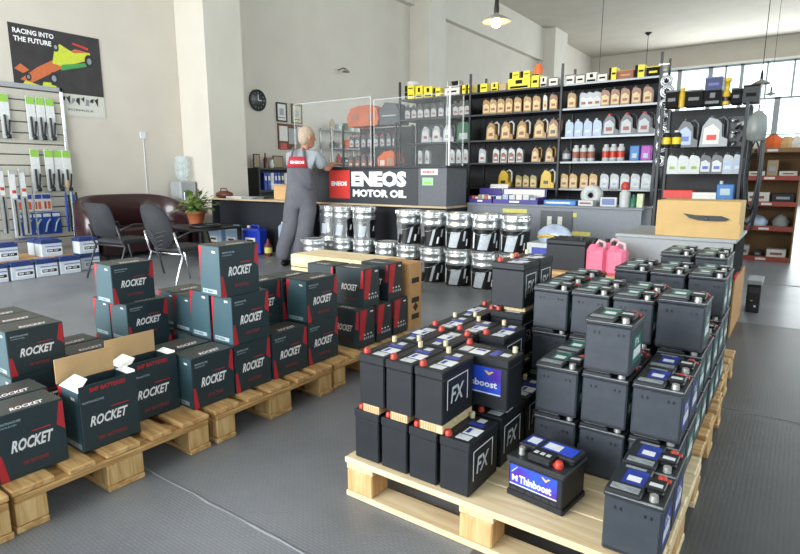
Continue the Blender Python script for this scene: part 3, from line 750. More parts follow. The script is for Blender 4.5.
# bunch of blue bottles / brushes at the right edge of panel
t = thing('brush_bundle', 'hanging bundle of blue and black brushes at the slatwall edge', 'brush', (PX + .17, 3.84, .36))
for k in range(5): MB().tube([(.0, -.09 + k * .035, .55 - .03 * (k % 2)), (.01, -.1 + k * .042, .2), (.02, -.1 + k * .045, 0.0)], [.012, .018, .014], [BLUEP, BLKP, CL][k % 3], 7).build('brush_handle', t)
MB().lathe([(.01, .0), (.03, .02), (.035, .09), (.02, .12)], TAN, (.0, -.05, .6), 10).build('brush_head', t)

# white and blue batteries on the floor
WB = mat('white_battery_case', '#c4cdd6', 0.4, var=.04); DB = mat('navy_battery_lid', '#23386e', 0.4)
def white_batt(dy=.235, dx=.175, h=.2):
    t = thing('boxed_battery', 'x', 'car battery')
    MB().box(-dx + .002, -.002, .002, dy - .002, 0, h - .05, WB, .005).build('case', t)
    m = MB(); m.box(-dx, 0, 0, dy, h - .05, h - .012, DB, .004); m.box(-dx + .02, -.02, .02, dy - .02, h - .012, h, DB, .004)
    for k in range(4): m.box(-dx + .04, -.04, .035 + k * .05, .06 + k * .05, h, h + .002, STB)
    m.build('lid', t)
    m = MB(); X = .0005; m.box(-.002, X, dy * .2, dy * .96, .035, .095, STW); m.box(X, X + .0006, dy * .26, dy * .92, .05, .085, BLKP); m.text('SMF 12V', (X + .001, dy * .3, .058), (0, dy * .5, 0), (0, 0, .02), STW, .03); m.box(-.002, X, dy * .2, dy * .96, .112, .12, STB); m.build('front_label', t)
    return t
WBK = Kind(white_batt()); g = 'white batteries with navy lids at the left wall'
for i, y in enumerate((2.20, 2.46, 2.71, 2.965)): WBK.put((-6.99, y, 0), 0, 'white battery with navy lid, floor row by the slatwall, ' + ['cut off at the photo edge', 'second from left', 'third from left', 'fourth from left'][i], g)
WBK.put((-7.09, 3.245, 0), 0, 'white battery with navy lid, floor level at right end, under another', g)
WBK.put((-7.09, 3.245, .202), 0, 'white battery with navy lid, right end, on top of another', g)
t = thing('low_plank_shelf', 'low shelf with a pine board behind the floor row of white batteries', 'shelf', (-7.75, 2.1, 0))
MB().box(0, .58, 0, 1.1, .17, .2, PWy, .003).build('board', t)
for y in (0.02, .5, 1.04): MB().box(.02, .54, y, y + .03, 0, .17, PW).build('support', t)
for i, (x, y, l) in enumerate(((-7.2, 2.15, 'at the photo edge'), (-7.2, 2.40, 'second, above the first floor row'), (-7.2, 2.87, 'front one before the blue packs'), (-7.4, 2.87, 'rear one before the blue packs'))): WBK.put((x, y, .2), 0, 'white battery with navy lid on the pine board, ' + l, g)

# ---------------- sofa, chairs, table, plant, dispenser ----------------
LEA = mat('maroon_leather', '#33191c', 0.28, var=.1, scale=10, coat=.3)
t = thing('tub_sofa', 'dark maroon leather sofa with curved back against the left wall', 'sofa', (-8.5, 4.49, 0))
def arc_wall(m, mt_, r_x, r_y, thick, zf, z0, a0, a1, n=28):
    vs = []; fs = []
    for i in range(n + 1):
        a = a0 + (a1 - a0) * i / n; ca, sa = math.cos(a), math.sin(a); zt = zf(i / n)
        # superellipse path
        q = 0.55; px = math.copysign(abs(ca) ** q, ca); py = math.copysign(abs(sa) ** q, sa)
        for (k, z) in ((1, z0), (1, zt - .03), (1 - thick * .35, zt), (1 - thick * .8, zt), (1 - thick, zt - .03), (1 - thick, z0)):
            vs.append((.85 - r_x * px * k, r_y * py * k, z))
    for i in range(n):
        for k in range(6): fs.append((i * 6 + k, i * 6 + (k + 1) % 6, (i + 1) * 6 + (k + 1) % 6, (i + 1) * 6 + k))
    fs.append(tuple(range(6))); fs.append(tuple(n * 6 + k for k in range(6)))
    m.add(vs, fs, mt_, True)
m = MB(); arc_wall(m, LEA, .78, .84, .13, lambda u: .62 + .25 * math.sin(math.pi * u) ** .6, .08, -math.pi / 2, math.pi / 2); m.build('backrest', t)
MB().box(.22, .86, -.68, .68, .26, .42, LEA, .05).build('seat_cushion', t)
MB().box(.24, .84, -.66, .66, .06, .26, LEA, .02).build('base', t)
for x in (.28, .78):
    for y in (-.6, .6): MB().cyl((x, y, 0), (x, y, .06), .02, BLKP).build('foot', t)

def oval_chair(kind):
    """faces +y in its own frame; rounded mesh back, tube frame"""
    t = thing('office_chair', 'x', 'chair')
    m = MB(); m.box(-.23, .23, -.22, .22, .43, .48, BLKM, .02); m.build('seat', t)
    m = MB(); n = 20; out = []
    for k in range(n):
        a = 2 * math.pi * k / n; ca, sa = math.cos(a), math.sin(a); q = .8 if kind == 'oval' else .35
        out.append((.23 * math.copysign(abs(ca) ** q, ca), .72 + (.25 if kind == 'oval' else .2) * math.copysign(abs(sa) ** q, sa)))
    def yb(z): return -.24 - (z - .48) * .28
    for off, grow in ((0, 1.0),):
        vs = [(x, yb(z) - .06 * (1 - (x / .24) ** 2), z) for x, z in out] + [(x, yb(z) - .06 * (1 - (x / .24) ** 2) + .022, z) for x, z in out]
        cI = len(vs); vs += [(0, yb(.72) - .06, .72), (0, yb(.72) - .038, .72)]
        fs = [(i, (i + 1) % n, cI) for i in range(n)] + [(n + i, n + (i + 1) % n, cI + 1) for i in range(n)] + [(i, (i + 1) % n, n + (i + 1) % n, n + i) for i in range(n)]
        m.add(vs, fs, BLKM, True)
    m.build('backrest', t)
    if kind == 'oval':
        m = MB()
        for k in range(4):
            zz = .50 + k * .045; wd = .12 + .025 * k
            m.tube([(-wd, yb(zz) - .02 + .0, zz + .05), (0, yb(zz) - .085, zz), (wd, yb(zz) - .02, zz + .05)], .006, DGREY, 6)
        tag(m.build('back_slats', t), 'curved slats low on the back')
    fm = CHROME if kind == 'oval' else DGREY
    for sx in (-1, 1):
        m = MB(); m.tube([(sx * .25, -.30, .66), (sx * .26, -.25, .46), (sx * .27, -.22, .40), (sx * .28, -.32, .15), (sx * .29, -.36, 0.01)], .012, fm, 8); m.build('leg', t)
        m = MB(); m.tube([(sx * .25, .2, .44), (sx * .27, .26, .2), (sx * .28, .3, .01)], .012, fm, 8); m.build('leg', t)
        m = MB(); m.tube([(sx * .26, -.26, .6), (sx * .29, -.1, .66), (sx * .29, .12, .65), (sx * .26, .2, .45)], .013, BLKP, 8); m.build('armrest', t)
    m = MB(); m.tube([(-.27, -.22, .41), (.27, -.22, .41)], .011, fm, 8); m.build('cross_bar', t)
    return t
c = oval_chair('oval'); c.location = (-5.22, 3.42, 0); c.rotation_euler = (0, 0, R(5)); c.scale = (.9, .9, .9); c['label'] = 'black mesh chair with oval back and chrome legs in front of the sofa'
c = oval_chair('square'); c.location = (-6.25, 3.38, 0); c.rotation_euler = (0, 0, R(8)); c.scale = (.92, .92, .93); c['label'] = 'black mesh chair with squarish back beside the white batteries'
t = thing('coffee_table', 'low black table carrying the potted plant, right of the sofa', 'table', (-7.55, 4.55, 0))
MB().box(.0, 1.02, 0, .75, .40, .425, BLKP, .004).build('table_top', t); MB().box(.08, .94, .08, .67, .12, .15, BLKP, .004).build('lower_shelf', t)
for x in (.03, .94):
    for y in (.03, .67): MB().box(x, x + .05, y, y + .05, 0, .40, BLKP, .004).build('leg', t)
for x in (.4, .8): pass
t = thing('steering_wheel_cover', 'round black steering wheel cover lying on the low table', 'wheel cover', (-6.82, 4.85, .447))
m = MB(); m.tube([(.2 * math.cos(a * .2618), .2 * math.sin(a * .2618), .0 + .0 * a) for a in range(24)], .02, BLKP, 8, closed=True); m.build('rim', t)
# plant
POT = mat('terracotta', '#b0623f', 0.7); LEAF = mat('plant_leaf', '#4f6b2c', 0.5, var=.3, scale=6); LEAF2 = mat('plant_leaf_light', '#8ea04c', 0.5, var=.2, scale=6); SOIL = mat('soil', '#3a2c22', 0.9)
t = thing('potted_plant', 'green houseplant in a terracotta pot on the black table', 'plant', (-7.17, 4.95, .425))
MB().lathe([(.085, 0), (.125, .17), (.14, .175), (.14, .21), (.125, .21), (.12, .18)], POT, n=20).build('pot', t)
MB().lathe([(.0, .18), (.118, .18), (.118, .17)], SOIL, n=16, caps=False).build('soil', t)
fm_, st = MB(), MB()
for k in range(120):
    a = rnd.uniform(0, 6.28); el = rnd.uniform(.15, 1.3); L = rnd.uniform(.1, .3)
    d = Vector((math.cos(a) * math.cos(el), math.sin(a) * math.cos(el), math.sin(el))); p0 = Vector((0, 0, .19)); p1 = p0 + d * L
    st.tube([p0, p0 + d * L * .5 + Vector((0, 0, .02)), p1], .003, LEAF, 4)
    u = d.cross(Vector((0, 0, 1))).normalized(); l = rnd.uniform(.07, .11); wv = l * .42; dn = (d - Vector((0, 0, rnd.uniform(.3, 1)))).normalized()
    fm_.add([p1, p1 + dn * l * .4 + u * wv, p1 + dn * l, p1 + dn * l * .4 - u * wv, p1 + dn * l * .45 + Vector((0, 0, .015))], [(0, 1, 4), (1, 2, 4), (2, 3, 4), (3, 0, 4)], LEAF if k % 3 else LEAF2, True)
fm_.build('foliage', t); st.build('stems', t)
# water dispenser
t = thing('water_dispenser', 'white water dispenser with clear bottle on top beside the column', 'water dispenser', (-8.40, 5.59, 0))
MB().box(-.15, .15, -.15, .15, 0, 1.05, LGREY, .02).build('cabinet', t)
m = MB(); m.box(.145, .17, -.1, .1, .68, .9, STEEL, .01); m.box(.17, .2, -.06, -.03, .8, .84, BLUEP); m.box(.17, .2, .03, .06, .8, .84, REDP); m.build('tap_panel', t)
m = MB(); m.lathe([(.04, 0), (.10, .06), (.115, .1), (.115, .17), (.107, .18), (.115, .19), (.115, .28), (.107, .29), (.115, .3), (.115, .38), (.10, .41), (0, .41)], glassy('bottle_clear', '#cfe0e6', .35), (0, 0, 1.05), 20); m.build('water_bottle', t)
# socket and cable on wall
m = MB(); m.box(0, .015, 0, .1, 0, .1, WHT, .003); m.box(.0, .01, .045, .055, -.85, 0, WHT); tag(m.build('wall_socket', None, (PX, 5.02, 1.72)), 'white wall socket with cable running down above the sofa', 'socket')

# ---------------- wall behind the desk ----------------
t = thing('wall_clock', 'round black wall clock beside the white column', 'clock', (PX + .003, 7.42, 2.54))
m = MB(); m.lathe([(0, 0), (.2, 0), (.2, .03), (.185, .04), (.18, .03), (0, .03)], BLKP, n=28, M=Matrix.Rotation(R(90), 4, 'Y')); m.build('clock_case', t)
m = MB(); m.box(.031, .033, -.006, .006, 0, .11, WTXT); m.box(.033, .035, 0, .075, -.006, .006, WTXT)
for k in range(12): a = k * .5236; m.box(.031, .033, .14 * math.cos(a) - .008, .14 * math.cos(a) + .008, .14 * math.sin(a) - .008, .14 * math.sin(a) + .008, CL)
tag(m.build('clock_hands', t), 'white hands and hour marks')
def frame(y0, y1, z0, z1, label, name='picture_frame', cat='picture', inner=PAPER, outer=BLKP):
    t = thing(name, label, cat, (PX + .002, y0, z0)); wy, hz = y1 - y0, z1 - z0
    m = MB(); e = .03
    for a in ((0, wy, 0, e), (0, wy, hz - e, hz), (0, e, e, hz - e), (wy - e, wy, e, hz - e)): m.box(0, .025, a[0], a[1], a[2], a[3], outer, .003)
    m.build('frame', t); m = MB(); m.box(0, .012, e, wy - e, e, hz - e, inner)
    m.box(.012, .013, wy * .3, wy * .7, hz * .35, hz * .7, LGREY); m.box(.012, .013, wy * .2, wy * .8, hz * .2, hz * .24, DGREY); m.build('print', t)
frame(7.88, 8.16, 2.19, 2.56, 'framed certificate with black frame, left of the pair above the noticeboard')
frame(8.28, 8.58, 2.18, 2.57, 'framed certificate with dark gold frame, right of the pair', outer=mat('dull_gold_frame', '#5d5138', .5), inner=mat('cream_paper', '#c9bf9f', .7))
t = thing('notice_board', 'brown noticeboard with pinned papers below the framed certificates', 'noticeboard', (PX + .002, 7.9, 1.66))
MB().box(0, .02, 0, .78, 0, .5, mat('cork_brown', '#6d4c38', .8), .003).build('board', t)
m = MB()
for (a, b_, c_, d_, mm) in ((.03, .25, .15, .45, PAPER), (.28, .5, .1, .42, LGREY), (.53, .74, .2, .46, PAPER), (.05, .22, -.02, .12, REDP)): m.box(.02, .023, a, b_, c_ + .01, d_, mm)
m.build('pinned_papers', t)
t = thing('binder_cabinet', 'open black cabinet with binders against the back wall behind the desk', 'cabinet', (-8.56, 7.02, 0))
m = MB(); 
for a in ((0, .38, 0, .03, 0, 1.28), (0, .38, 1.95, 1.98, 0, 1.28), (0, .02, .03, 1.95, 0, 1.28), (0, .38, .03, 1.95, 1.25, 1.28), (0, .38, .03, 1.95, .84, .87), (0, .38, .03, 1.95, .42, .45), (0, .38, .03, 1.95, 0.0, .05)): m.box(*a, BLKP)
m.build('carcass', t)
for i in range(12):
    mm = [BLUEP, BLUEP, WHT, BLUEP, BLUEP, DGREY, WHT, BLUEP, REDP, WHT, DGREY, BLUEP][i]
    m = MB(); m.box(0, .26, 0, .07, 0, .32, mm, .004); m.box(.26, .262, .012, .058, .18, .26, PAPER)
    tag(m.build('ring_binder', None, (-8.50, 7.2 + i * .085, .872)), 'ring binder on the cabinet middle shelf, %s, %s' % ({BLUEP.name: 'blue', WHT.name: 'white', DGREY.name: 'grey', REDP.name: 'red'}[mm.name], from_left(i, 12)), 'binder', 'ring binders in the black cabinet')
tops = [('photo_frame', 'small standing photo frame with dark frame', 7.1, .16, .26, BLKP), ('bottle', 'dark red bottle', 7.32, .08, .28, mat('dark_red_glass', '#5a1f1f', .3)), ('ornament', 'small white ornament', 7.44, .1, .16, WHT), ('photo_frame', 'wide standing photo frame with brown frame', 7.58, .26, .24, mat('brown_frame', '#3d2a1f', .5)), ('plush_bundle', 'green and blue knick-knack', 7.92, .2, .24, mat('teal_felt', '#4e7a76', .8)), ('ornament', 'grey cup shaped ornament', 8.2, .12, .18, LGREY), ('box', 'red cardboard box', 8.4, .18, .3, REDB), ('bottle', 'green glass bottle', 8.66, .08, .26, mat('green_glass', '#2d5a3a', .3))]
for n_, l, y, wd, h, mm in tops:
    m = MB()
    if n_ == 'photo_frame': m.box(.0, .02, 0, wd, 0, h, mm, .003); m.box(.02, .022, .02, wd - .02, .02, h - .02, TAN)
    elif n_ == 'bottle': m.lathe([(wd / 2, 0), (wd / 2, h * .6), (wd * .18, h * .75), (wd * .18, h)], mm, (.05, wd / 2, 0), 12)
    elif n_ == 'box': m.box(0, .12, 0, wd, 0, h, mm, .003); m.box(.12, .122, .02, wd - .02, h * .3, h * .6, PAPER)
    else: m.lathe([(wd * .3, 0), (wd * .5, h * .3), (wd * .35, h * .7), (wd * .42, h)], mm, (.07, wd / 2, 0), 12)
    tag(m.build(n_, None, (-8.42, y, 1.2805)), l + ' on top of the binder cabinet', n_.replace('_', ' '))
# wall shelving seen past the man
t = thing('open_wall_shelf', 'light metal shelving on the back wall seen past the man', 'shelf', (-8.56, 9.05, 0))
for z in (.3, .85, 1.4, 1.72, 2.1): MB().box(0, .35, 0, 2.2, z - .02, z, LGREY, .003).build('shelf_board', t)
for y in (0, 1.08, 2.17):
    for x in (0, .32): MB().box(x, x + .03, y, y + .03, 0, 2.14, STEEL).build('post', t)
for lv, z in (('top', 2.1), ('second', 1.72), ('third', 1.4)):
    y = 9.16
    for i in range(8):
        mm = [WHT, REDP, LGREY, TAN, LEAF, PAPER, DGREY, ORG, CL][(i * 5 + len(lv)) % 9]; h = rnd.uniform(.12, .24); wd = rnd.uniform(.1, .18)
        m = MB(); shape = (i + len(lv)) % 3
        if shape == 0: m.lathe([(wd * .45, 0), (wd * .45, h * .7), (wd * .2, h * .85), (wd * .2, h)], mm, (.1, wd / 2, 0), 12); nm = 'spray_can'
        elif shape == 1: m.box(0, .16, 0, wd, 0, h, mm, .004); m.box(.16, .162, .02, wd - .02, h * .3, h * .6, PAPER); nm = 'small_box'
        else: m.lathe([(wd * .4, 0), (wd * .5, h * .8), (wd * .52, h * .82), (wd * .52, h * .9)], mm, (.1, wd / 2, 0), 14); nm = 'tub'
        tag(m.build(nm, None, (-8.45, y, z + .0005)), '%s on the %s shelf of the light wall shelving, %s' % (nm.replace('_', ' '), lv, from_left(i, 8)), nm.replace('_', ' '), 'goods on the light wall shelving'); y += wd + .09

# ---------------- desk, counter, sign ----------------
t = thing('service_desk', 'long black desk with pale wood edge under the lettered counter', 'desk', (-7.71, 5.6, 0))
DTOP = wood('pale_desk_top', '#b9a283', '#cbb799', 0, 6)
MB().box(0, 4.38, 0, .75, .765, .79, DTOP, .004).build('desk_top', t)
MB().box(.04, 4.34, .14, .17, .0, .765, NAVY).build('front_panel', t)
for x in (0, 2.2, 4.34): MB().box(x, x + .04, .02, .73, 0, .765, NAVY, .003).build('side_panel', t)
t = thing('reception_counter', 'dark counter box lettered ENEOS MOTOR OIL standing on the desk', 'counter', (-5.15, 5.6, .7905))
CDK = mat('sign_charcoal', '#2b2e35', .45); CGR = mat('counter_grey', '#5a5e64', .5); CED = mat('counter_side_dark', '#3a3b3e', .5)
MB().box(1.43, 1.82, 0, .47, 0, .44, CGR, .003).build('end_panel', t)
MB().box(-.34, 1.43, .0, .47, 0, .44, CDK, .003).build('front_board', t)
MB().box(-.36, 1.83, -.02, .5, .4405, .465, CDK, .003).build('counter_top', t)
m = MB(); m.box(.0, .40, -.006, -.001, .05, .40, CDK); m.box(.02, .375, -.009, -.006, .06, .42, REDB, .001); m.text('ENEOS', (.06, -.0105, .22), (.27, 0, 0), (0, 0, .06), WTXT, .05); tag(m.build('logo_plate', t), 'red square plate with white letters')
m = MB(); m.text('ENEOS', (.40, -.002, .215), (.86, 0, 0), (0, 0, .19), WTXT, .06); m.text('MOTOR OIL', (.42, -.002, .085), (.84, 0, 0), (0, 0, .095), WTXT, .05); tag(m.build('sign_lettering', t), 'white block lettering')
m = MB(); m.box(1.47, 1.70, -.004, -.001, .36, .43, PAPER); m.text('ENEOS', (1.5, -.005, .38), (.16, 0, 0), (0, 0, .03), REDP, .04); m.box(1.49, 1.64, -.004, -.001, .24, .33, mat('green_sticker', '#9cc9a0', .5)); m.box(1.51, 1.62, -.006, -.004, .26, .28, GREENP); m.build('stickers', t)
# right worktop
t = thing('grey_worktop_counter', 'grey sales counter in front of the oil racks', 'counter', (-3.31, 6.07, 0))
MB().box(0, 2.02, -.02, .5, .795, .82, MGREY, .004).build('worktop', t)
MB().box(0, 2.0, 0, .03, 0, .794, MGREY).build('front_panel', t); MB().box(0, .03, .03, .48, 0, .794, MGREY).build('side_panel', t); MB().box(1.97, 2.0, .03, .48, 0, .794, MGREY).build('side_panel', t)
YL = mat('pale_yellow_label', '#d8cf6a', .6)
for (x, z, wd, l) in ((.47, .72, .3, 'left'), (1.02, .70, .32, 'middle'), (1.2, .5, .3, 'lower')):
    tag(MB().box(0, wd, -.004, 0, 0, .045, YL).build('price_strip', None, (-3.31 + x, 6.069, z)), 'pale yellow strip on the grey counter front, %s one' % l, 'label strip')
t = thing('glass_hatch', 'dark glazed hatch with two small boxes in the grey counter front', 'hatch', (-2.37, 6.066, .50))
m = MB(); m.box(0, .36, -.012, 0, 0, .26, mat('hatch_grey', '#54585e', .5), .003); m.build('hatch_frame', t); m = MB(); m.box(.08, .13, -.02, -.012, .1, .2, PAPER); m.box(.2, .25, -.02, -.012, .1, .2, PAPER); m.build('hook_card', t)
# acrylic screens
ACR = glassy('acrylic_screen', '#dfe6e8', .05, .08); ACP = glassy('acrylic_post', '#eef2f3', .75, .2); ACE = glassy('acrylic_edge', '#e6ebec', .3, .2)
for i, (x0, x1, ztop, l) in enumerate(((-5.9, -4.53, 2.12, 'left pane, past the man'), (-4.50, -3.42, 2.08, 'middle pane over the lettering'))):
    t = thing('acrylic_screen', 'clear acrylic counter screen, ' + l, 'screen', (x0, 5.74 + .012 * i, 1.2555 if i else .7905))
    zb = 1.2555 if i else .7905; L = x1 - x0; hz = ztop - zb
    if i == 0: MB().box(.0, L, 0, .006, .47, hz, ACR).build('pane', t); pass
    else: MB().box(0, L, 0, .006, 0, hz, ACR).build('pane', t)
    for x in (0, L - .014): MB().box(x, x + .014, -.004, -.001, .47 if i == 0 else 0, hz, ACE).build('edge_strip', t)
    MB().box(0, L, -.004, -.001, hz - .01, hz, ACE).build('edge_strip', t)
for i, (y0, y1) in enumerate(((5.72, 6.05),)):
    t = thing('acrylic_screen', 'clear acrylic screen closing the right end of the counter', 'screen', (-3.38, y0, 1.2555))
    MB().box(0, .006, 0, y1 - y0, 0, .82, ACR).build('pane', t); MB().box(-.006, .012, -.004, .014, 0, .88, ACP).build('edge_strip', t); MB().box(-.004, .01, y1 - y0 - .014, y1 - y0, 0, .82, ACE).build('edge_strip', t)

# desk clutter
BRL = mat('brown_leather', '#5a2f22', .45, var=.2)
t = thing('leather_bag', 'small brown leather bag at the left of the desk', 'bag', (-7.5, 5.72, .7905))
m = MB(); m.lathe([(.1, 0), (.16, .03), (.15, .08), (.07, .11), (0, .115)], BRL, n=14, M=Matrix.Diagonal((1.1, .7, 1, 1))); m.build('bag_body', t); m = MB(); m.tube([(-.1, 0, .09), (-.05, -.02, .15), (.05, 0, .15), (.1, 0, .09)], .009, BRL, 6); m.build('bag_strap', t)
for i, (x, y, a, mm, l) in enumerate(((-7.17, 5.72, 10, PAPER, 'white sheets beside the brown bag'), (-6.83, 5.72, -12, LGREY, 'grey folder in the middle of the desk'), (-6.84, 5.98, 5, BLKP, 'dark folded cloth behind the grey folder'), (-5.72, 5.95, 8, PAPER, 'white paper stack right of the beige carton'))):
    m = MB()
    for k in range(3): m.box(-.15, .15, -.1, .1, k * .012, k * .012 + .01, mm, .002, M=Matrix.Rotation(R(k * 7), 4, 'Z'))
    tag(m.build('paper_stack', None, (x, y, .7905 + (0 if i < 3 else 0)), R(a)), l, 'papers')
t = thing('beige_box', 'beige cardboard box on the desk left of the man', 'box', (-6.42, 5.78, .7905))
m = MB(); m.box(0, .5, 0, .3, 0, .22, KRAFTD, .004); m.build('box_body', t); m = MB(); m.box(.02, .3, -.1, .02, .222, .228, PAPER, .001, M=Matrix.Rotation(R(-2), 4, 'X')); m.build('lid_flap', t)
# canisters under desk
def jerry(mm, wd, h, label, x, y, d=.19):
    t = thing('jerrycan', label, 'jerrycan', (x, y, 0))
    m = MB(); m.box(0, wd, 0, d, 0, h, mm, .03); m.build('can_body', t)
    m = MB(); m.tube([(wd * .3, d / 2, h - .02), (wd * .35, d / 2, h + .04), (wd * .75, d / 2, h + .04), (wd * .8, d / 2, h - .02)], .014, mm, 8); m.build('handle', t)
    MB().lathe([(.026, 0), (.026, .035)], WHT, (wd * .14, d / 2, h - .002), 12).build('cap', t)
    m = MB(); m.box(wd * .2, wd * .8, -.002, 0.001, h * .2, h * .65, PAPER); m.box(wd * .28, wd * .7, -.004, -.002, h * .3, h * .42, mat('label_orange', '#c98a3a', .5)); m.box(wd * .28, wd * .7, -.004, -.002, h * .5, h * .58, DGREY); m.build('label', t)
    return t
PBL = mat('pale_blue_plastic', '#9fb6cf', .4, var=.05)
jerry(PBL, .30, .36, 'pale translucent jerrycan under the desk, leftmost', -7.42, 5.30); jerry(PBL, .33, .36, 'pale translucent jerrycan under the desk, beside the blue one', -7.09, 5.36)
jerry(mat('royal_blue_plastic', '#1d37b0', .35), .36, .38, 'bright blue jerrycan with white label under the desk', -6.70, 5.38); jerry(PBL, .2, .46, 'tall pale jerrycan beside the man', -6.02, 5.45)
t = thing('oil_bottle', 'small dark red bottle standing between the blue and pale cans', 'bottle', (-6.18, 5.42, 0)); m = MB(); m.lathe([(.05, 0), (.055, .02), (.055, .16), (.02, .2), (.02, .25)], mat('dark_red_plastic', '#6b2a22', .4), n=14); m.build('bottle_body', t); MB().lathe([(.056, .05), (.056, .13)], YL, n=14, caps=False).build('label', t)

# pails
PAIL = mat('tin_pail', '#d3d6d7', .25, metal=.85, var=.05, scale=12); PBK = mat('pail_black_print', '#131416', .3); PSL = mat('pail_silver_print', '#bcc3cb', .35, var=.1)
def pail(kind):
    t = thing('oil_pail', 'x', 'pail'); r = .138; h = .385
    m = MB(); m.lathe([(r * .93, 0), (r * .95, .006), (r * .96, .1), (r, h * .62), (r * 1.03, h * .64), (r * 1.03, h * .68), (r, h * .70), (r, h * .80), (r * 1.04, h * .82), (r * 1.04, h * .86), (r, h * .88), (r * 1.01, h * .93)], PAIL, n=26); pb = m.build('pail_body', t)
    m = MB(); m.lathe([(r * 1.05, h * .93), (r * 1.06, h * .99), (r * 1.02, h), (r * .96, h * .99), (r * .93, h * .965), (0, h * .965)], PAIL, n=26, caps=False)
    for k in range(12): a = k * .5236; m.box(r * 1.045 * math.cos(a) - .006, r * 1.045 * math.cos(a) + .006, r * 1.045 * math.sin(a) - .006, r * 1.045 * math.sin(a) + .006, h * .9, h * .985, PAIL)
    m.build('lid', t)
    m = MB()
    a0, a1 = {'black': (-1.75, .9), 'silver': (-.55, .7), 'slant': (-2.75, .9)}[kind]
    m.lathe([(r * .957 + .001, .015), (r * .965 + .001, .11), (r + .001, h * .60)], PBK, n=20, caps=False, a0=a0, a1=a1)
    def patch(u0, u1, v0, v1, sk, mm, off):
        vs = []; n = 12; off += .003
        for i in range(n + 1):
            for j, v in enumerate((v0, v1)):
                a = u0 + (u1 - u0) * i / n + sk * j; rr = r * (.957 + .043 * v / (h * .6)) + off; vs.append((rr * math.cos(a), rr * math.sin(a), v))
        m.add(vs, [(2 * i, 2 * i + 2, 2 * i + 3, 2 * i + 1) for i in range(n)], mm, True)
    if kind == 'slant':
        patch(-1.95, -1.2, .03, .19, .3, PSL, .002); patch(-2.5, -2.3, .04, .2, .12, WTXT, .002); patch(-.75, -.6, .1, .2, .1, PSL, .003); patch(-.5, -.4, .05, .12, .05, WTXT, .003)
    elif kind == 'black':
        patch(-1.3, -1.1, .03, .2, .3, PSL, .002); patch(-.75, -.6, .05, .12, .1, WTXT, .002); patch(-.4, -.25, .12, .2, .1, PSL, .002); patch(-2.3, -1.9, .02, .12, .25, PBK, .002)
    else: patch(-1.7, -1.1, .03, .16, .2, PSL, .002); patch(-.3, -.15, .1, .16, .1, WTXT, .002)
    m.build('printed_wrap', pb)
    m = MB(); m.tube([(r * math.cos(a), r * math.sin(a) * 1.12, h * .72 - .1 * math.sin(math.pi * k / 10)) for k, a in enumerate([-math.pi * j / 10 for j in range(11)])], .003, STEEL, 5); m.build('bail_handle', pb)
    return t
K = {k: Kind(pail(k)) for k in ('black', 'silver', 'slant')}
g = 'metal oil pails stacked in front of the desk'
def stack(kind, x, y, n, l):
    for k in range(n): K[kind].put((x, y, k * .3865), R(wb(12)), 'metal oil pail, %s, %s' % (l, 'standing alone' if n == 1 else ('lower', 'upper')[k]), g)
stack('slant', -2.25, 5.12, 2, 'rightmost stack with grey slanted label'); stack('slant', -2.56, 5.10, 2, 'second stack from the right'); stack('slant', -2.87, 5.10, 2, 'third stack from the right')
stack('black', -3.20, 5.12, 2, 'black printed, fourth stack from the right'); stack('black', -3.56, 5.18, 2, 'black printed stack left of centre')
stack('silver', -4.32, 5.32, 2, 'right stack of the silver group by the man'); stack('silver', -4.66, 5.32, 2, 'middle stack of the silver group'); stack('silver', -4.945, 5.40, 2, 'stack partly behind the man')
stack('silver', -3.93, 5.26, 1, 'between the silver and black stacks'); stack('silver', -4.86, 4.98, 1, 'low one at the feet of the man')

# ---------------- man at the counter ----------------
SKIN = mat('skin', '#b98068', .6, var=.06); HAIR = mat('grey_hair', '#b3a08c', .8, var=.2, scale=60); SHIRT = mat('grey_tshirt', '#9ba1a8', .85, var=.06); OVR = mat('grey_overalls', '#65656d', .85, var=.1, scale=12, bump=.4); REDC = mat('red_cloth', '#b32f3c', .8)
def skin(name, pts, edges, mtl, parent, level=2, extra=None, root=0):
    me = bpy.data.meshes.new('s'); me.from_pydata([p[:3] for p in pts], edges, []); o = bpy.data.objects.new('s', me); C.objects.link(o)
    md = o.modifiers.new('k', 'SKIN'); md.use_smooth_shade = True
    for i, v in enumerate(me.skin_vertices[0].data):
        r_ = pts[i][3]; v.radius = (r_, pts[i][4] if len(pts[i]) > 4 else r_); v.use_root = (i == root)
    sb = o.modifiers.new('b', 'SUBSURF'); sb.levels = level; sb.render_levels = level
    bpy.context.view_layer.update(); ev = bpy.data.meshes.new_from_object(o.evaluated_get(bpy.context.evaluated_depsgraph_get()))
    m = MB(); m.add([tuple(v.co) for v in ev.vertices], [tuple(p.vertices) for p in ev.polygons], mtl, True)
    if extra: extra(m)
    bpy.data.objects.remove(o); bpy.data.meshes.remove(me); bpy.data.meshes.remove(ev)
    r = m.build(name, parent); return r
ml = (-5.2, 5.05, 0)
t = thing('person', 'man in grey overalls and grey t-shirt leaning on the counter, seen from behind', 'person', ml)
def rel(*q): return (q[0] - ml[0], q[1] - ml[1], q[2]) + tuple(q[3:])
hd = Vector((-5.06 - ml[0], 5.135 - ml[1], 1.61))
fwd = Vector((.35, .93, -.12)).normalized(); rt = Vector((.93, -.35, 0)).normalized(); upv = rt.cross(fwd).normalized()
HM = Matrix(((rt.x, fwd.x, upv.x, hd.x), (rt.y, fwd.y, upv.y, hd.y), (rt.z, fwd.z, upv.z, hd.z), (0, 0, 0, 1)))
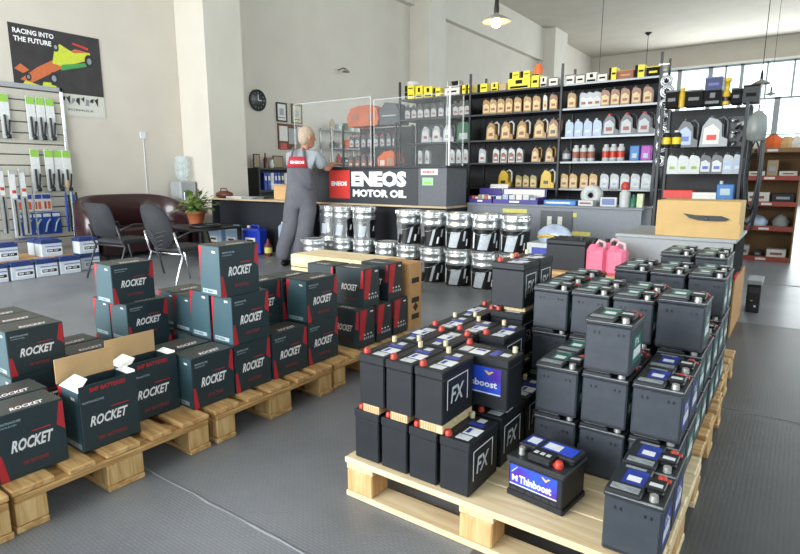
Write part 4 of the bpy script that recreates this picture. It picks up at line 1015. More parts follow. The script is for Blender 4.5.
def ball(m, c, rx, ry, rz, mtl, M, n=16, jz=10, z0=-1.0, z1=1.0):
    prof = []
    vs = []; fs = []
    for j in range(jz + 1):
        ph = math.asin(max(-1, min(1, z0))) + (math.asin(z1) - math.asin(max(-1, z0))) * j / jz
        for i in range(n):
            a = 2 * math.pi * i / n; vs.append((c[0] + rx * math.cos(ph) * math.cos(a), c[1] + ry * math.cos(ph) * math.sin(a), c[2] + rz * math.sin(ph)))
    for j in range(jz):
        for i in range(n): k = (i + 1) % n; fs.append((j * n + i, j * n + k, (j + 1) * n + k, (j + 1) * n + i))
    m.add(vs, fs, mtl, True, M)
def head(m):
    ball(m, (0, 0, .0), .082, .098, .118, SKIN, HM); ball(m, (0, .035, -.06), .058, .062, .065, SKIN, HM)
    m.add([(-.014, .088, .02), (.014, .088, .02), (.018, .09, -.03), (-.018, .09, -.03), (0, .122, -.022), (0, .1, .03)], [(0, 1, 5), (0, 5, 4), (5, 1, 4), (1, 2, 4), (2, 3, 4), (3, 0, 4)], SKIN, True, HM)
    for sx in (-1, 1):
        ball(m, (sx * .084, -.005, -.005), .012, .022, .034, SKIN, HM, 10, 6); ball(m, (sx * .032, .088, .018), .012, .006, .007, WHT, HM, 8, 5); ball(m, (sx * .032, .093, .018), .005, .003, .005, BLKP, HM, 8, 5)
    m.add([(-.026, .094, -.055), (.026, .094, -.055), (.02, .096, -.064), (-.02, .096, -.064)], [(0, 1, 2, 3)], REDC, False, HM)
    # right hand: fingers over the counter edge
    wr = Vector(rel(-5.005, 5.56, 1.30)[:3])
    for k in range(4):
        b0 = wr + Vector((-.035 + k * .021, .075, -.005)); L = (.062, .07, .066, .052)[k]
        m.tube([b0 - Vector((0, .05, 0)), b0, b0 + Vector((-.004, L * .55, -.004)), b0 + Vector((-.006, L, -.02))], [.011, .0095, .0085, .006], SKIN, 8)
    m.tube([wr + Vector((-.03, .01, 0)), wr + Vector((-.055, .04, -.005)), wr + Vector((-.06, .075, -.012))], [.012, .010, .007], SKIN, 8)
pts = [rel(-5.142, 5.077, .90, .13, .10), rel(-5.147, 5.09, 1.10, .12, .09), rel(-5.13, 5.09, 1.30, .12, .09), rel(-5.09, 5.11, 1.43, .06), rel(-5.07, 5.125, 1.52, .052), rel(-5.062, 5.135, 1.58, .055),
       rel(-4.995, 5.18, 1.385, .055), rel(-4.925, 5.34, 1.22, .042), rel(-4.98, 5.48, 1.285, .034), rel(-5.005, 5.58, 1.292, .036, .02), rel(-5.01, 5.62, 1.288, .036, .016),
       rel(-5.23, 5.02, 1.385, .055), rel(-5.36, 5.17, 1.2, .042), rel(-5.36, 5.40, 1.2, .034), rel(-5.33, 5.50, 1.19, .036, .02),
       rel(-5.216, 5.03, .82, .085), rel(-5.267, 4.99, .45, .055), rel(-5.345, 4.93, .10, .042), rel(-5.072, 5.127, .82, .085), rel(-5.105, 5.10, .45, .055), rel(-5.165, 5.04, .10, .042)]
ed = [(0, 1), (1, 2), (2, 3), (3, 4), (4, 5), (2, 6), (6, 7), (7, 8), (8, 9), (9, 10), (2, 11), (11, 12), (12, 13), (13, 14), (0, 15), (15, 16), (16, 17), (0, 18), (18, 19), (19, 20)]
skin('body', pts, ed, SKIN, t, 2, head)
m = MB(); ball(m, (0, -.018, .026), .092, .10, .108, HAIR, HM, 18, 10, -.45, 1.0); ball(m, (0, -.045, -.02), .084, .07, .09, HAIR, HM, 16, 8); m.build('hair', t)
pts = [rel(-5.145, 5.085, 1.0, .16, .12), rel(-5.14, 5.09, 1.2, .165, .125), rel(-5.115, 5.095, 1.34, .165, .11), rel(-5.085, 5.115, 1.45, .07, .07), rel(-4.975, 5.19, 1.37, .10), rel(-4.92, 5.31, 1.24, .095), rel(-5.24, 5.02, 1.37, .08), rel(-5.33, 5.12, 1.25, .075)]
skin('tshirt', pts, [(0, 1), (1, 2), (2, 3), (2, 4), (4, 5), (2, 6), (6, 7)], SHIRT, t)
pts = [rel(-5.135, 5.08, .93, .205, .16), rel(-5.14, 5.08, 1.06, .195, .145), rel(-5.15, 5.075, 1.17, .175, .13), rel(-5.215, 5.03, .80, .14), rel(-5.262, 4.99, .48, .112), rel(-5.34, 4.93, .22, .102), rel(-5.36, 4.92, .06, .10), rel(-5.075, 5.125, .80, .14), rel(-5.105, 5.095, .48, .112), rel(-5.155, 5.05, .22, .102), rel(-5.17, 5.04, .06, .10)]
skin('overalls', pts, [(0, 1), (1, 2), (0, 3), (3, 4), (4, 5), (5, 6), (0, 7), (7, 8), (8, 9), (9, 10)], OVR, t, 2)
# bib back panel, red yoke with lettering, straps
rv = Vector((.69, .72, 0)); bk = Vector((.70, -.71, 0))
def bp_(u, z, off): 
    c0 = Vector((-5.145 - ml[0], 5.075 - ml[1], z)); bul = .125 * math.sqrt(max(0, 1 - (u / .2) ** 2)) + .012
    return c0 + rv * u + bk * (bul + off)
def sheet(m, u0, u1, z0, z1, off, mm, tp=0.0, n=10, thick=.006):
    vs = []; fs = []
    for j in range(4):
        for i in range(n + 1):
            s_ = 1 - tp * j / 3; uc = (u0 + u1) / 2; u = uc + (u0 + (u1 - u0) * i / n - uc) * s_; z = z0 + (z1 - z0) * j / 3
            vs.append(bp_(u, z, off))
    k = len(vs); vs += [v - bk * thick for v in vs[:k]]
    for j in range(3):
        for i in range(n): a = j * (n + 1) + i; fs.append((a, a + 1, a + n + 2, a + n + 1)); fs.append((k + a, k + a + 1, k + a + n + 2, k + a + n + 1))
    for i in range(n): fs.append((i, i + 1, k + i + 1, k + i)); a = 3 * (n + 1) + i; fs.append((a, a + 1, k + a + 1, k + a))
    for j in range(3): a = j * (n + 1); fs.append((a, a + n + 1, k + a + n + 1, k + a)); a += n; fs.append((a, a + n + 1, k + a + n + 1, k + a))
    m.add(vs, fs, mm, True)
m = MB(); sheet(m, -.165, .15, .96, 1.25, .02, OVR, .08); m.build('overall_back', t)
m = MB(); sheet(m, -.155, .10, 1.24, 1.37, .028, REDC, .25)
yk = tag(m.build('red_yoke', t), 'red back panel with white word')
m = MB(); vs, fs = text_mesh('ENEOS', .05); m.add([bp_(-.11 + .17 * v[0], 1.285 + .035 * v[1], .037) for v in vs], fs, WTXT); m.build('lettering', yk)
m = MB()
for u0, u1 in ((-.09, -.07), (.06, .05)):
    m.tube([bp_(u0, 1.37, .02), bp_(u0 * .9, 1.43, -.01), bp_(u1, 1.475, -.08), bp_(u1 * 1.1, 1.46, -.18)], .016, OVR, 6)
m.build('strap', t)
SH = mat('black_shoe', '#17171a', .5)
for x, y in ((-5.35, 4.95), (-5.17, 5.07)):
    m = MB(); ball(m, (0, 0, .04), .045, .13, .045, SH, Matrix.Translation((x - ml[0] - .01, y - ml[1] + .03, 0)) @ Matrix.Rotation(R(25), 4, 'Z'), 14, 8, -.85, 1); m.build('shoe', t)
# ---------------- oil racks ----------------
RK = mat('rack_steel_dark', '#2b2d30', .45, metal=.4, var=.08); RKL = mat('rack_lip_grey', '#6d7174', .35, metal=.5, var=.06)
def rack(label, x0, x1, y0, y1, levels, posts, top=None, lips=RK, back=False, bays=False):
    t = thing('steel_rack', label, 'rack', (x0, y0, 0)); L = x1 - x0; d = y1 - y0
    for z in levels: 
        m = MB(); m.box(0, L, 0, d, z - .012, z, RK); m.box(0, L, -.004, .004, z - .022, z, lips if not bays else RK, .001)
        if bays: m.box(L * .69, L, -.006, -.004, z - .022, z, RKL, .0005); m.build('shelf_board', t)
    hz = top or levels[-1]
    for x in posts:
        for y in (-.012, d - .02): MB().box(x - x0 - .013, x - x0 + .013, y, y + .03, 0, hz, RK, .002).build('post', t)
    if back: MB().box(0, L, d, d + .012, .2, levels[-1], mat('rack_back', '#2b2c2e', .7)).build('back_panel', t)
    return t
RY = 6.8
rack('long dark steel oil rack behind the sales counter', -4.86, -1.36, RY, 7.25, [.35, .70, .99, 1.31, 1.60, 1.93, 2.21], [-4.84, -3.70, -2.47, -1.38], 2.45, back=True, bays=True)
rack('lower dark rack left of the long oil rack, behind the acrylic screens', -5.95, -4.88, RY, 7.25, [.5, .95, 1.25, 1.56, 1.88], [-5.93, -4.92], 1.9, back=True)
GOLDP = mat('gold_plastic', '#94733f', .4, var=.12); COPP = mat('copper_plastic', '#83563a', .4, var=.12); SILP = mat('silver_plastic', '#9ea3a8', .35, var=.1); BSIL = mat('blue_silver_plastic', '#8fa3bd', .35, var=.1)
GRYP = mat('dark_grey_plastic', '#4b4e53', .4); LBP = mat('label_pale', '#c9b283', .5, var=.2, scale=70); LRD = mat('label_reddish', '#8f5746', .5, var=.2, scale=60); WPL = mat('white_bottle', '#bcc0bf', .4)
DBRN = mat('dark_bottle', '#2b2320', .35); YLP = mat('yellow_jug', '#cda92a', .4); GRNP = mat('green_bag', '#1d5a38', .5)
def bottle(body, cap, lab, lab2=None, wd=.101, h=.21, d=.055):
    t = thing('oil_bottle', 'x', 'bottle'); q = wd / 2
    m = MB(); m.prism([(-q, 0), (q, 0), (q, h * .66), (q * .75, h * .80), (q * .1, h * .86), (-q * .7, h * .88), (-q * .96, h * .7)], 0, d, body, 'xz'); m.build('bottle_body', t)
    MB().lathe([(.016, 0), (.016, .022)], cap, (-q * .35, d / 2, h * .87), 10).build('cap', t)
    m = MB(); m.prism([(-q * .8, h * .1), (q * .8, h * .1), (q * .8, h * .5), (0, h * .64), (-q * .8, h * .56)], -.002, 0, lab, 'xz'); m.box(-q * .5, q * .5, -.0035, -.002, h * .22, h * .36, lab2 or LRD); m.build('label', t)
    return t
def jug(body, cap, lab, hand=None, wd=.17, h=.255, d=.11, lab2=None):
    t = thing('oil_jug', 'x', 'jug'); q = wd / 2
    m = MB(); m.prism([(-q, 0), (q, 0), (q, h * .22), (q * .58, h * .3), (q * .52, h * .68), (q * .2, h * .82), (-q * .4, h * .88), (-q * .85, h * .62)], 0, d, body, 'xz'); m.build('jug_body', t)
    m = MB(); m.tube([(q * .1, d / 2, h * .82), (q * .55, d / 2, h * .90), (q * .88, d / 2, h * .78), (q * .9, d / 2, h * .45), (q * .85, d / 2, h * .2)], .012, hand or body, 8); m.build('handle', t)
    MB().lathe([(.022, 0), (.022, .025)], cap, (-q * .3, d / 2, h * .86), 12).build('cap', t)
    m = MB(); m.prism([(-q * .75, h * .08), (q * .4, h * .08), (q * .4, h * .5), (-q * .1, h * .68), (-q * .72, h * .56)], -.002, 0, lab, 'xz'); m.box(-q * .5, q * .2, -.0035, -.002, h * .2, h * .36, lab2 or LRD); m.build('label', t)
    return t
def can(body, lab, r=.042, h=.19, cap=WPL):
    t = thing('spray_can', 'x', 'can')
    m = MB(); m.lathe([(r * .9, 0), (r, .006), (r, h * .78), (r * .6, h * .88), (r * .55, h * .88)], body, n=14); m.build('can_body', t)
    MB().lathe([(r * .62, h * .88), (r * .62, h)], cap, n=12).build('cap', t)
    MB().lathe([(r + .001, h * .2), (r + .001, h * .6)], lab, n=14, caps=False).build('label', t)
    return t
def row(kind, xs, z, desc, group, dy=.05, y=RY):
    n = len(xs)
    for i, x in enumerate(xs): kind.put((x, y + dy, z + .0005), R(wb(2)), desc % (from_left(i, n) if n > 1 else 'only one'), group)
KB = lambda *a, **k: Kind(bottle(*a, **k))
gold = KB(GOLDP, DBRN, LBP); copp = KB(COPP, DBRN, LBP); silv = KB(SILP, DGREY, WPL); darkb = KB(DBRN, GRYP, SILP)
row(gold, [-3.49, -3.39, -3.28, -3.17, -3.05, -2.92, -2.80], 1.93, 'small gold oil bottle on the highest bottle shelf, centre bay, %s', 'gold bottles on the highest bottle shelf, centre')
row(KB(WPL, DBRN, LBP, wd=.05), [-2.69], 1.93, 'narrow white bottle right of the gold ones on the highest shelf, %s', None)
row(copp, [-2.585], 1.93, 'copper bottle at the right post, highest bottle shelf, %s', None); row(gold, [-2.36], 1.93, 'gold bottle right of the middle post, highest bottle shelf, %s', None)
row(silv, [-2.24, -2.18 + .02, -2.08], 1.93, 'silver grey bottle on the highest bottle shelf, right bay, %s', 'silver bottles, highest shelf right bay', .12)
row(copp, [-1.97, -1.86, -1.75, -1.63, -1.51], 1.93, 'copper oil bottle on the highest bottle shelf, right bay, %s', 'copper bottles, highest shelf right bay')
row(darkb, [-4.74, -4.63, -4.52, -4.41, -4.30, -4.18, -4.06, -3.95, -3.86, -3.77], 1.93, 'dark grey bottle on the highest bottle shelf, left bay, %s', 'dark bottles in the left bay')
jg = Kind(jug(GOLDP, DBRN, LBP, WPL)); row(jg, [-3.40, -3.19, -2.97, -2.74], 1.60, 'big gold oil jug with white handle, third shelf down, %s', 'gold jugs in the centre bay')
row(Kind(jug(COPP, DBRN, LBP, lab2=DBRN)), [-2.56], 1.60, 'copper oil jug left of the middle post, third shelf down, %s', None)
row(KB(BSIL, WPL, BSIL, WPL, wd=.1, h=.21), [-2.37, -2.26, -2.15, -2.04], 1.60, 'pale blue silver bottle, third shelf down, right bay, %s', 'blue silver bottles')
row(Kind(jug(GRYP, REDP, SILP, DBRN, wd=.19, h=.26)), [-1.89, -1.70, -1.51], 1.60, 'big dark grey jug with silver label, third shelf down, %s', 'dark grey jugs in the right bay')
t = thing('green_pouch', 'dark green pouch standing in the left bay of the rack', 'pouch', (-3.93, RY + .05, 1.6005)); MB().prism([(0, 0), (.2, 0), (.19, .2), (.17, .25), (.03, .25), (.01, .2)], 0, .1, GRNP, 'xz').build('pouch_body', t); MB().box(.04, .17, -.003, 0, .03, .11, SILP).build('label', t)
row(Kind(jug(SILP, DBRN, WPL, GRYP)), [-4.42, -4.24, -4.06], 1.60, 'silver grey jug seen through the acrylic screen, %s', 'silver grey jugs')
t = thing('orange_bag', 'orange wrapped bag on the low rack seen through the screen', 'bag', (-5.28, RY + .05, 1.2505)); m = MB(); m.prism([(0, 0), (.34, 0), (.36, .16), (.26, .26), (.1, .24), (-.02, .14)], 0, .2, ORG, 'xz'); m.build('bag_body', t); m = MB(); m.box(.04, .12, -.004, 0, .04, .12, PAPER); m.box(.18, .27, -.004, 0, .05, .15, TAN); m.build('label', t)
row(KB(WPL, DBRN, SILP, wd=.07), [-4.52, -4.40, -3.99, -3.89, -3.78], 1.31, 'slim white bottle in the left bay, fourth shelf down, %s', 'slim white bottles')
row(silv, [-3.53], 1.31, 'silver bottle alone left in the centre bay, fourth shelf down, %s', None)
row(KB(WPL, GRYP, LRD, WPL, wd=.085, h=.2), [-3.33, -3.22, -3.11, -3.00], 1.31, 'white bottle with reddish label, centre bay, %s', 'white bottles with reddish labels')
row(Kind(jug(GOLDP, DBRN, LBP, wd=.12, h=.2)), [-2.78, -2.60], 1.31, 'short gold jug, fourth shelf down, %s', 'short gold jugs')
cw = Kind(can(WPL, LRD)); row(cw, [-2.27, -2.18, -2.09], 1.31, 'white can with red print, right bay left trio, %s', 'white cans left trio'); row(Kind(can(WPL, REDP)), [-1.92, -1.835, -1.75], 1.31, 'white can with red base, right bay right trio, %s', 'white cans right trio')
row(Kind(can(GRYP, SILP, r=.05, h=.16, cap=DBRN)), [-2.385], 1.31, 'dark tin beside the middle post, fourth shelf down, %s', None)
MAG = mat('magenta_pack', '#a03aa8', .45, var=.2); CYB = mat('cyan_blue_pack', '#2f6fb0', .45, var=.2)
for x, mm, l in ((-1.66, CYB, 'blue'), (-1.54, MAG, 'magenta')):
    m = MB(); m.box(0, .11, 0, .08, 0, .17, mm, .01); m.box(.03, .08, -.002, 0, .03, .08, CL); tag(m.build('wipes_pack', None, (x, RY + .05, 1.3105)), l + ' pack at the right end of the fourth shelf', 'pack')
yj = Kind(jug(YLP, DBRN, YLP, WPL, wd=.18, h=.25, lab2=DBRN)); row(yj, [-3.20, -2.62], .99, 'yellow jug with white handle on the shelf behind the sales displays, %s', 'yellow jugs')
row(KB(mat('olive_gold', '#8f854e', .4), DBRN, LBP, wd=.085, h=.18), [-3.00, -2.90, -2.80], .99, 'small olive gold bottle between the yellow jugs, %s', 'olive gold bottles')
row(KB(mat('amber_gold', '#b08a4c', .4), DBRN, LBP, wd=.095, h=.2), [-2.40, -2.29, -2.16, -2.05], .99, 'amber gold bottle, lowest visible shelf, right bay, %s', 'amber bottles')
row(KB(SILP, DGREY, WPL, BSIL, wd=.1, h=.2), [-1.92, -1.805, -1.69, -1.575, -1.46], .99, 'silver bottle, lowest visible shelf, right bay, %s', 'silver bottles on the lowest visible shelf')
row(darkb, [-4.6, -4.45, -4.3, -4.1, -3.9], .99, 'dark bottle low in the left bay behind the counter box, %s', 'dark bottles low in the left bay')
# things on the rack top
YB = mat('filter_box_yellow', '#dcca22', .5, var=.05); BB = mat('filter_box_black', '#131312', .75, spec=.2); WB2 = mat('filter_box_white', '#cfcdc6', .6)
def tbox(x0, x1, z, h, mm, band, label, d=.16, name='filter_box', y=RY, dy=.04, style=0):
    t = MB(); w2 = x1 - x0; t.box(0, w2, 0, d, 0, h, mm, .002)
    if style == 0: t.box(0, w2 * .3, -.0015, 0, 0.002, h - .002, band); t.box(w2 * .4, w2 * .9, -.0015, 0, h * .45, h * .6, band)
    elif style == 1: t.box(w2 * .2, w2 * .8, -.0015, 0, h * .35, h * .55, band); t.box(0, w2, -.0015, 0, h * .9, h - .002, band)
    elif style == 2: t.box(w2 * .1, w2 * .9, -.0015, 0, h * .1, h * .3, band); t.box(w2 * .35, w2 * .65, -.0015, 0, h * .5, h * .85, band)
    tag(t.build(name, None, (x0, y + dy, z + .0006)), label, 'box')
T = 2.21
tops = [(-4.78, -4.62, T, .10, YB, BB, 'yellow and black filter box, left end of the rack top, lower', 0), (-4.78, -4.63, T + .101, .09, YB, BB, 'yellow and black filter box, left end of the rack top, upper', 0),
 (-4.60, -4.48, T, .17, YB, BB, 'tall yellow filter box, second from the rack top left end', 2), (-4.46, -4.32, T, .15, YB, BB, 'yellow filter box, third from the rack top left end', 2), (-4.30, -4.19, T, .12, YB, BB, 'yellow filter box, fourth from the rack top left end', 0),
 (-4.12, -3.89, T, .11, WB2, BB, 'white carton under the open black and white box', 1), (-3.87, -3.80, T, .12, YB, BB, 'narrow yellow box left of the first tall post', 0), (-3.78, -3.71, T, .12, YB, BB, 'narrow yellow box beside the first tall post', 0),
 (-3.62, -3.48, T, .11, YB, BB, 'yellow box with black side right of the first post', 0), (-3.42, -3.33, T, .11, YB, BB, 'small yellow and black box in the centre rack top', 2), (-3.31, -3.21, T, .09, TAN, KRAFT, 'small tan box in the centre rack top', 1),
 (-3.19, -2.89, T, .13, YB, BB, 'wide yellow box carrying two smaller ones', 2), (-3.17, -3.04, T + .131, .08, YB, BB, 'small yellow and black box on the wide yellow one, left', 0), (-3.02, -2.90, T + .131, .08, YB, BB, 'small yellow and black box on the wide yellow one, right', 0),
 (-2.875, -2.78, T, .16, YB, BB, 'upright yellow box under the orange bottle', 1), (-2.76, -2.68, T, .12, WB2, BB, 'white box with black mark, first of the white row', 2), (-2.65, -2.54, T, .10, WB2, BB, 'white box with black stripe, second of the white row', 1), (-2.45, -2.34, T, .11, WB2, BB, 'white box with black stripe, right of the tall post', 1),
 (-2.32, -2.22, T, .10, WB2, BB, 'white box, fourth of the white row', 1), (-2.20, -2.08, T, .11, WB2, BB, 'white box, fifth of the white row', 2), (-2.07, -1.96, T, .09, WB2, BB, 'white box, last of the white row', 1),
 (-1.94, -1.86, T, .14, YB, BB, 'yellow and black box left of the brown box', 0), (-1.66, -1.56, T, .14, YB, BB, 'yellow and black box at the right end of the rack top', 0), (-1.54, -1.40, T, .11, BB, YB, 'flat black box at the right end of the rack top', 1)]
for a in tops: tbox(a[0], a[1], a[2], a[3], a[4], a[5], a[6], style=a[7])
tbox(-1.845, -1.675, T, .10, mat('brown_red_card', '#8a5238', .6), KRAFT, 'brown box between two yellow ones on the rack top', style=1)
t = thing('open_display_box', 'open black and white box on top of a white carton on the rack', 'box', (-4.08, RY + .04, T + .112)); m = MB(); m.box(0, .18, 0, .12, 0, .01, WB2); m.box(0, .01, 0, .12, .01, .07, WB2); m.box(.17, .18, 0, .12, .01, .07, WB2); m.box(0, .18, .11, .12, .01, .09, BB); m.build('box_body', t)
MB().add([(.18, 0, .07), (.3, 0, .03), (.3, .12, .03), (.18, .12, .09)], [(0, 1, 2, 3)], WB2).build('flap', t)
m = MB(); m.lathe([(.05, 0), (.052, .07), (.03, .1), (.03, .12)], ORG, (-2.81, RY + .1, T + .161), 14); tag(m.build('orange_bottle', None), 'round orange bottle on the upright yellow box', 'bottle')
m = MB(); m.lathe([(0, 0), (.09, 0), (.09, .05), (.07, .06), (0, .06)], WPL, (-4.70, RY + .13, T + .192), 16); tag(m.build('tape_roll', None), 'white roll lying on the upper left yellow box', 'roll')
# left low rack goods
t = thing('orange_sack', 'big orange sack on the left low rack top', 'sack', (-5.86, RY + .05, 1.881))
m = MB(); m.prism([(0, 0), (.56, 0), (.6, .1), (.55, .26), (.4, .31), (.2, .3), (.06, .28), (-.03, .14)], 0, .26, mat('dull_orange_sack', '#b0562f', .6, var=.2, scale=6), 'xz'); m.build('sack_body', t); m = MB(); m.box(.08, .2, -.004, 0, .1, .2, LRD); m.box(.4, .5, -.004, 0, .05, .2, LRD); m.build('print', t)
t = thing('grey_bundle', 'dark grey wrapped bundle beside the orange sack', 'bundle', (-5.25, RY + .05, 1.881)); m = MB(); m.prism([(0, 0), (.35, 0), (.37, .16), (.28, .3), (.1, .32), (.0, .2)], 0, .26, GRYP, 'xz'); m.build('bundle_body', t); m = MB(); m.box(.05, .3, -.004, 0, .12, .14, SILP); m.build('strap', t)
row(KB(GRYP, REDP, SILP, LRD, wd=.09, h=.2), [-5.80, -5.68, -5.56, -5.44, -5.32, -5.2, -5.08, -4.97], 1.56, 'dark grey bottle on the low rack upper shelf, %s', 'grey bottles on the low rack')
row(KB(GRYP, REDP, LRD, WPL, wd=.1, h=.22), [-5.82, -5.69, -5.56, -5.43], 1.25, 'grey bottle with reddish label on the low rack middle shelf, %s', 'reddish label bottles on the low rack')
# counter-top displays on the grey worktop
PUR = mat('purple_display', '#3d2f86', .5)
def display(x0, wd, label, fill, card=None):
    t = thing('display_tray', label, 'display', (x0, 6.09, .8205))
    m = MB(); m.box(0, wd, 0, .28, 0, .01, PUR); m.box(0, wd, 0, .01, .01, .05, PUR); m.box(0, .01, .01, .28, .01, .08, PUR); m.box(wd - .01, wd, .01, .28, .01, .08, PUR); m.box(0, wd, .27, .28, .01, .17, PUR); m.build('tray', t)
    m = MB(); m.box(wd * .38, wd * .6, -.002, 0, .015, .035, WTXT); m.build('tray_label', t)
    if card: MB().box(.02, wd - .02, .255, .266, .06, .16, card).build('back_card', t)
    n = 6
    for i in range(n):
        w3 = (wd - .04) / n; h = rnd.uniform(.06, .1); tag(MB().box(0, w3 * .85, 0, .14, 0, h, fill[i % len(fill)], .003).build('sachet_box', None, (x0 + .02 + i * w3, 6.12, .8312)), 'small box in the %s, %s' % (label.split(',')[0], from_left(i, n)), 'small box', 'small boxes in display trays')
display(-2.98, .55, 'purple tray with white boxes left of centre, on the grey counter', [WPL, BSIL, WPL, PAPER], PAPER); display(-3.30, .30, 'narrow purple tray beside the lettered counter end', [ORG, PAPER, TAN, WPL])
tag(MB().box(0, .26, 0, .18, 0, .1, CYB, .004).box(.02, .24, -.002, 0, .03, .07, STW).build('blue_carton', None, (-3.22, 6.38, .8205)), 'blue carton under the tilted white leaflet on the grey counter', 'box')
tag(MB().box(0, .24, 0, .012, 0, .12, PAPER, M=Matrix.Rotation(R(-20), 4, 'X')).build('leaflet', None, (-3.2, 6.42, .925)), 'white leaflet tilted on the blue carton', 'leaflet')
for i, (x, mm, l) in enumerate(((-2.72, LEAF2, 'green and white'), (-2.80, ORG, 'orange'),)): pass
tag(MB().box(0, .36, 0, .3, 0, .055, mat('sky_blue_pack', '#3f7fc4', .5, var=.15), .006).box(.03, .3, -.002, 0, .02, .035, STW).build('blue_flat_pack', None, (-2.36, 6.10, .8205)), 'flat bright blue pack lying on the grey counter', 'pack')
tag(MB().box(0, .16, 0, .14, 0, .06, WPL, .004).box(.02, .14, -.002, 0, .02, .04, LRD).build('small_white_box', None, (-1.98, 6.12, .8205)), 'small white box right of the blue flat pack', 'box')
t = thing('round_white_roll', 'upright round white paper roll on the grey counter', 'roll', (-1.90, 6.34, .93))
m = MB(); m.lathe([(.03, -.05), (.11, -.05), (.11, .05), (.03, .05), (.03, -.05)], WPL, n=24, M=Matrix.Rotation(R(90), 4, 'X'), caps=False); m.build('roll', t); MB().lathe([(.0, -.052), (.03, -.052), (.03, .052)], GRYP, n=14, M=Matrix.Rotation(R(90), 4, 'X'), caps=False).build('core', t)
t = thing('card_terminal', 'small white framed blue screen display standing on the grey counter', 'display', (-1.74, 6.1, .8205)); MB().box(0, .17, 0, .03, 0, .10, WPL, .006).build('housing', t); MB().box(.02, .15, -.002, 0, .02, .085, mat('screen_blue', '#34508f', .3)).build('screen', t)
t = thing('dispenser_bottle', 'white bottle with red top on the grey counter', 'bottle', (-1.50, 6.14, .8205)); MB().lathe([(.05, 0), (.052, .02), (.052, .15), (.03, .17), (.03, .18)], WPL, n=16).build('bottle_body', t); MB().lathe([(.04, .18), (.045, .2), (.045, .235), (.02, .26)], REDP, n=14).build('cap', t)
for i, (x, mm, h, l) in enumerate(((-1.42, mat('green_bottle', '#2c6e55', .4), .13, 'green bottle right of the red topped bottle'), (-1.35, mat('pale_green_card', '#c4cfa6', .5), .14, 'pale green carton at the right counter end'))):
    m = MB(); (m.lathe([(.03, 0), (.03, h * .7), (.012, h * .8), (.012, h)], mm, n=12) if i == 0 else m.box(-.03, .03, -.03, .03, 0, h, mm, .003)); tag(m.build('small_bottle' if i == 0 else 'small_carton', None, (x, 6.16, .8205)), l, 'bottle' if i == 0 else 'box')

# hanging coil chain at the rack end
g = 'coiled silver hoses hanging at the rack end'
cm = MB(); 
for k in range(3): cm.tube([(.055 * math.cos(a * .5236) * (1 - .2 * k), -.012 * k, .055 * math.sin(a * .5236) * (1 - .2 * k)) for a in range(12)], .011, STEEL if k != 1 else WPL, 6, closed=True)
coil = Kind(tag(cm.build('silver_coil'), 'x', 'coil'))
for i, z in enumerate((2.14, 2.03, 1.90, 1.74, 1.61, 1.46, 1.30)): coil.put((-1.31 + .012 * (i % 2), RY - .03, z), R(wb(15)), 'silver coil hanging at the right end of the long rack, %s' % ['topmost', 'second from top', 'third from top', 'fourth from top', 'fifth from top', 'second lowest', 'lowest'][i], g, (1 + .15 * (i % 2),) * 3)
tag(MB().cyl((-1.31, RY - .03, 1.2), (-1.31, RY - .03, 2.32), .003, STEEL, 6).box(-1.40, -1.30, RY - .032, RY - .028, 2.31, 2.32, STEEL).build('hanging_wire', None), 'thin wire carrying the silver coils', 'wire')

# ---------------- nearer right rack ----------------
QY = 6.0
rack('nearer dark steel rack under the black boxes, right of the oil rack', -1.20, -.46, QY, 6.38, [.20, .56, .925, 1.16, 1.41, 1.785], [-1.18, -.48], 1.80, lips=RK, back=True)
row(KB(WPL, DBRN, WPL, LEAF2, wd=.095, h=.2), [-1.06, -.965, -.87], 1.16, 'white bottle with dark cap on the nearer rack, %s', 'white bottles on the nearer rack', y=QY)
row(KB(GRYP, DBRN, WPL, STB, wd=.095, h=.2), [-.775, -.68], 1.16, 'grey bottle with blue printed label on the nearer rack, %s', 'blue label bottles on the nearer rack', y=QY)
row(KB(SILP, DGREY, BSIL, WPL, wd=.085, h=.2), [-.59, -.51], 1.16, 'pale grey bottle at the right end of the nearer rack, %s', 'pale grey bottles on the nearer rack', y=QY)
row(Kind(jug(GRYP, DBRN, BSIL, GRYP, wd=.19, h=.28, lab2=STB)), [-.955], 1.41, 'dark jug with blue label on the nearer rack, %s', None, y=QY)
row(Kind(jug(LGREY, GRYP, PAPER, GRYP, wd=.23, h=.3, d=.14, lab2=REDB)), [-.73], 1.41, 'light jug with red print and grey handle on the nearer rack, %s', None, y=QY)
row(Kind(can(BLKP, YEL, r=.04, h=.16)), [-1.13, -1.04], 1.41, 'black can with yellow band beside the blue label jug, %s', 'black and yellow cans', y=QY)
t = thing('wall_tool_cluster', 'tangle of chrome fittings right of the red print jug', 'fittings', (-.61, QY + .06, 1.4105))
for k in range(7):
    m = MB(); x = rnd.uniform(0, .12); z = .0 + .035 * k; m.tube([(x, 0, z + .01), (x + rnd.uniform(-.04, .04), .03, z + .04), (x + rnd.uniform(-.05, .05), .06, z + .02)], .011, [STEEL, BLKP, WPL][k % 3], 6); m.build('fitting', t)
MB().box(-.02, .14, .07, .09, 0, .27, BLKP).build('holder', t)
t = thing('clear_sack', 'grey plastic sack hanging at the right end of the nearer rack', 'sack', (-.385, QY - .08, 1.44))
m = MB(); m.lathe([(.03, 0), (.09, .02), (.1, .12), (.085, .22), (.03, .27), (.0, .28)], mat('milky_plastic', '#7d8281', .35, var=.2, scale=12), n=14, M=Matrix.Diagonal((.8, .5, .95, 1))); m.build('sack_body', t); MB().tube([(0, 0, .26), (0, 0, .31)], .006, BLKP, 6).build('tie', t)
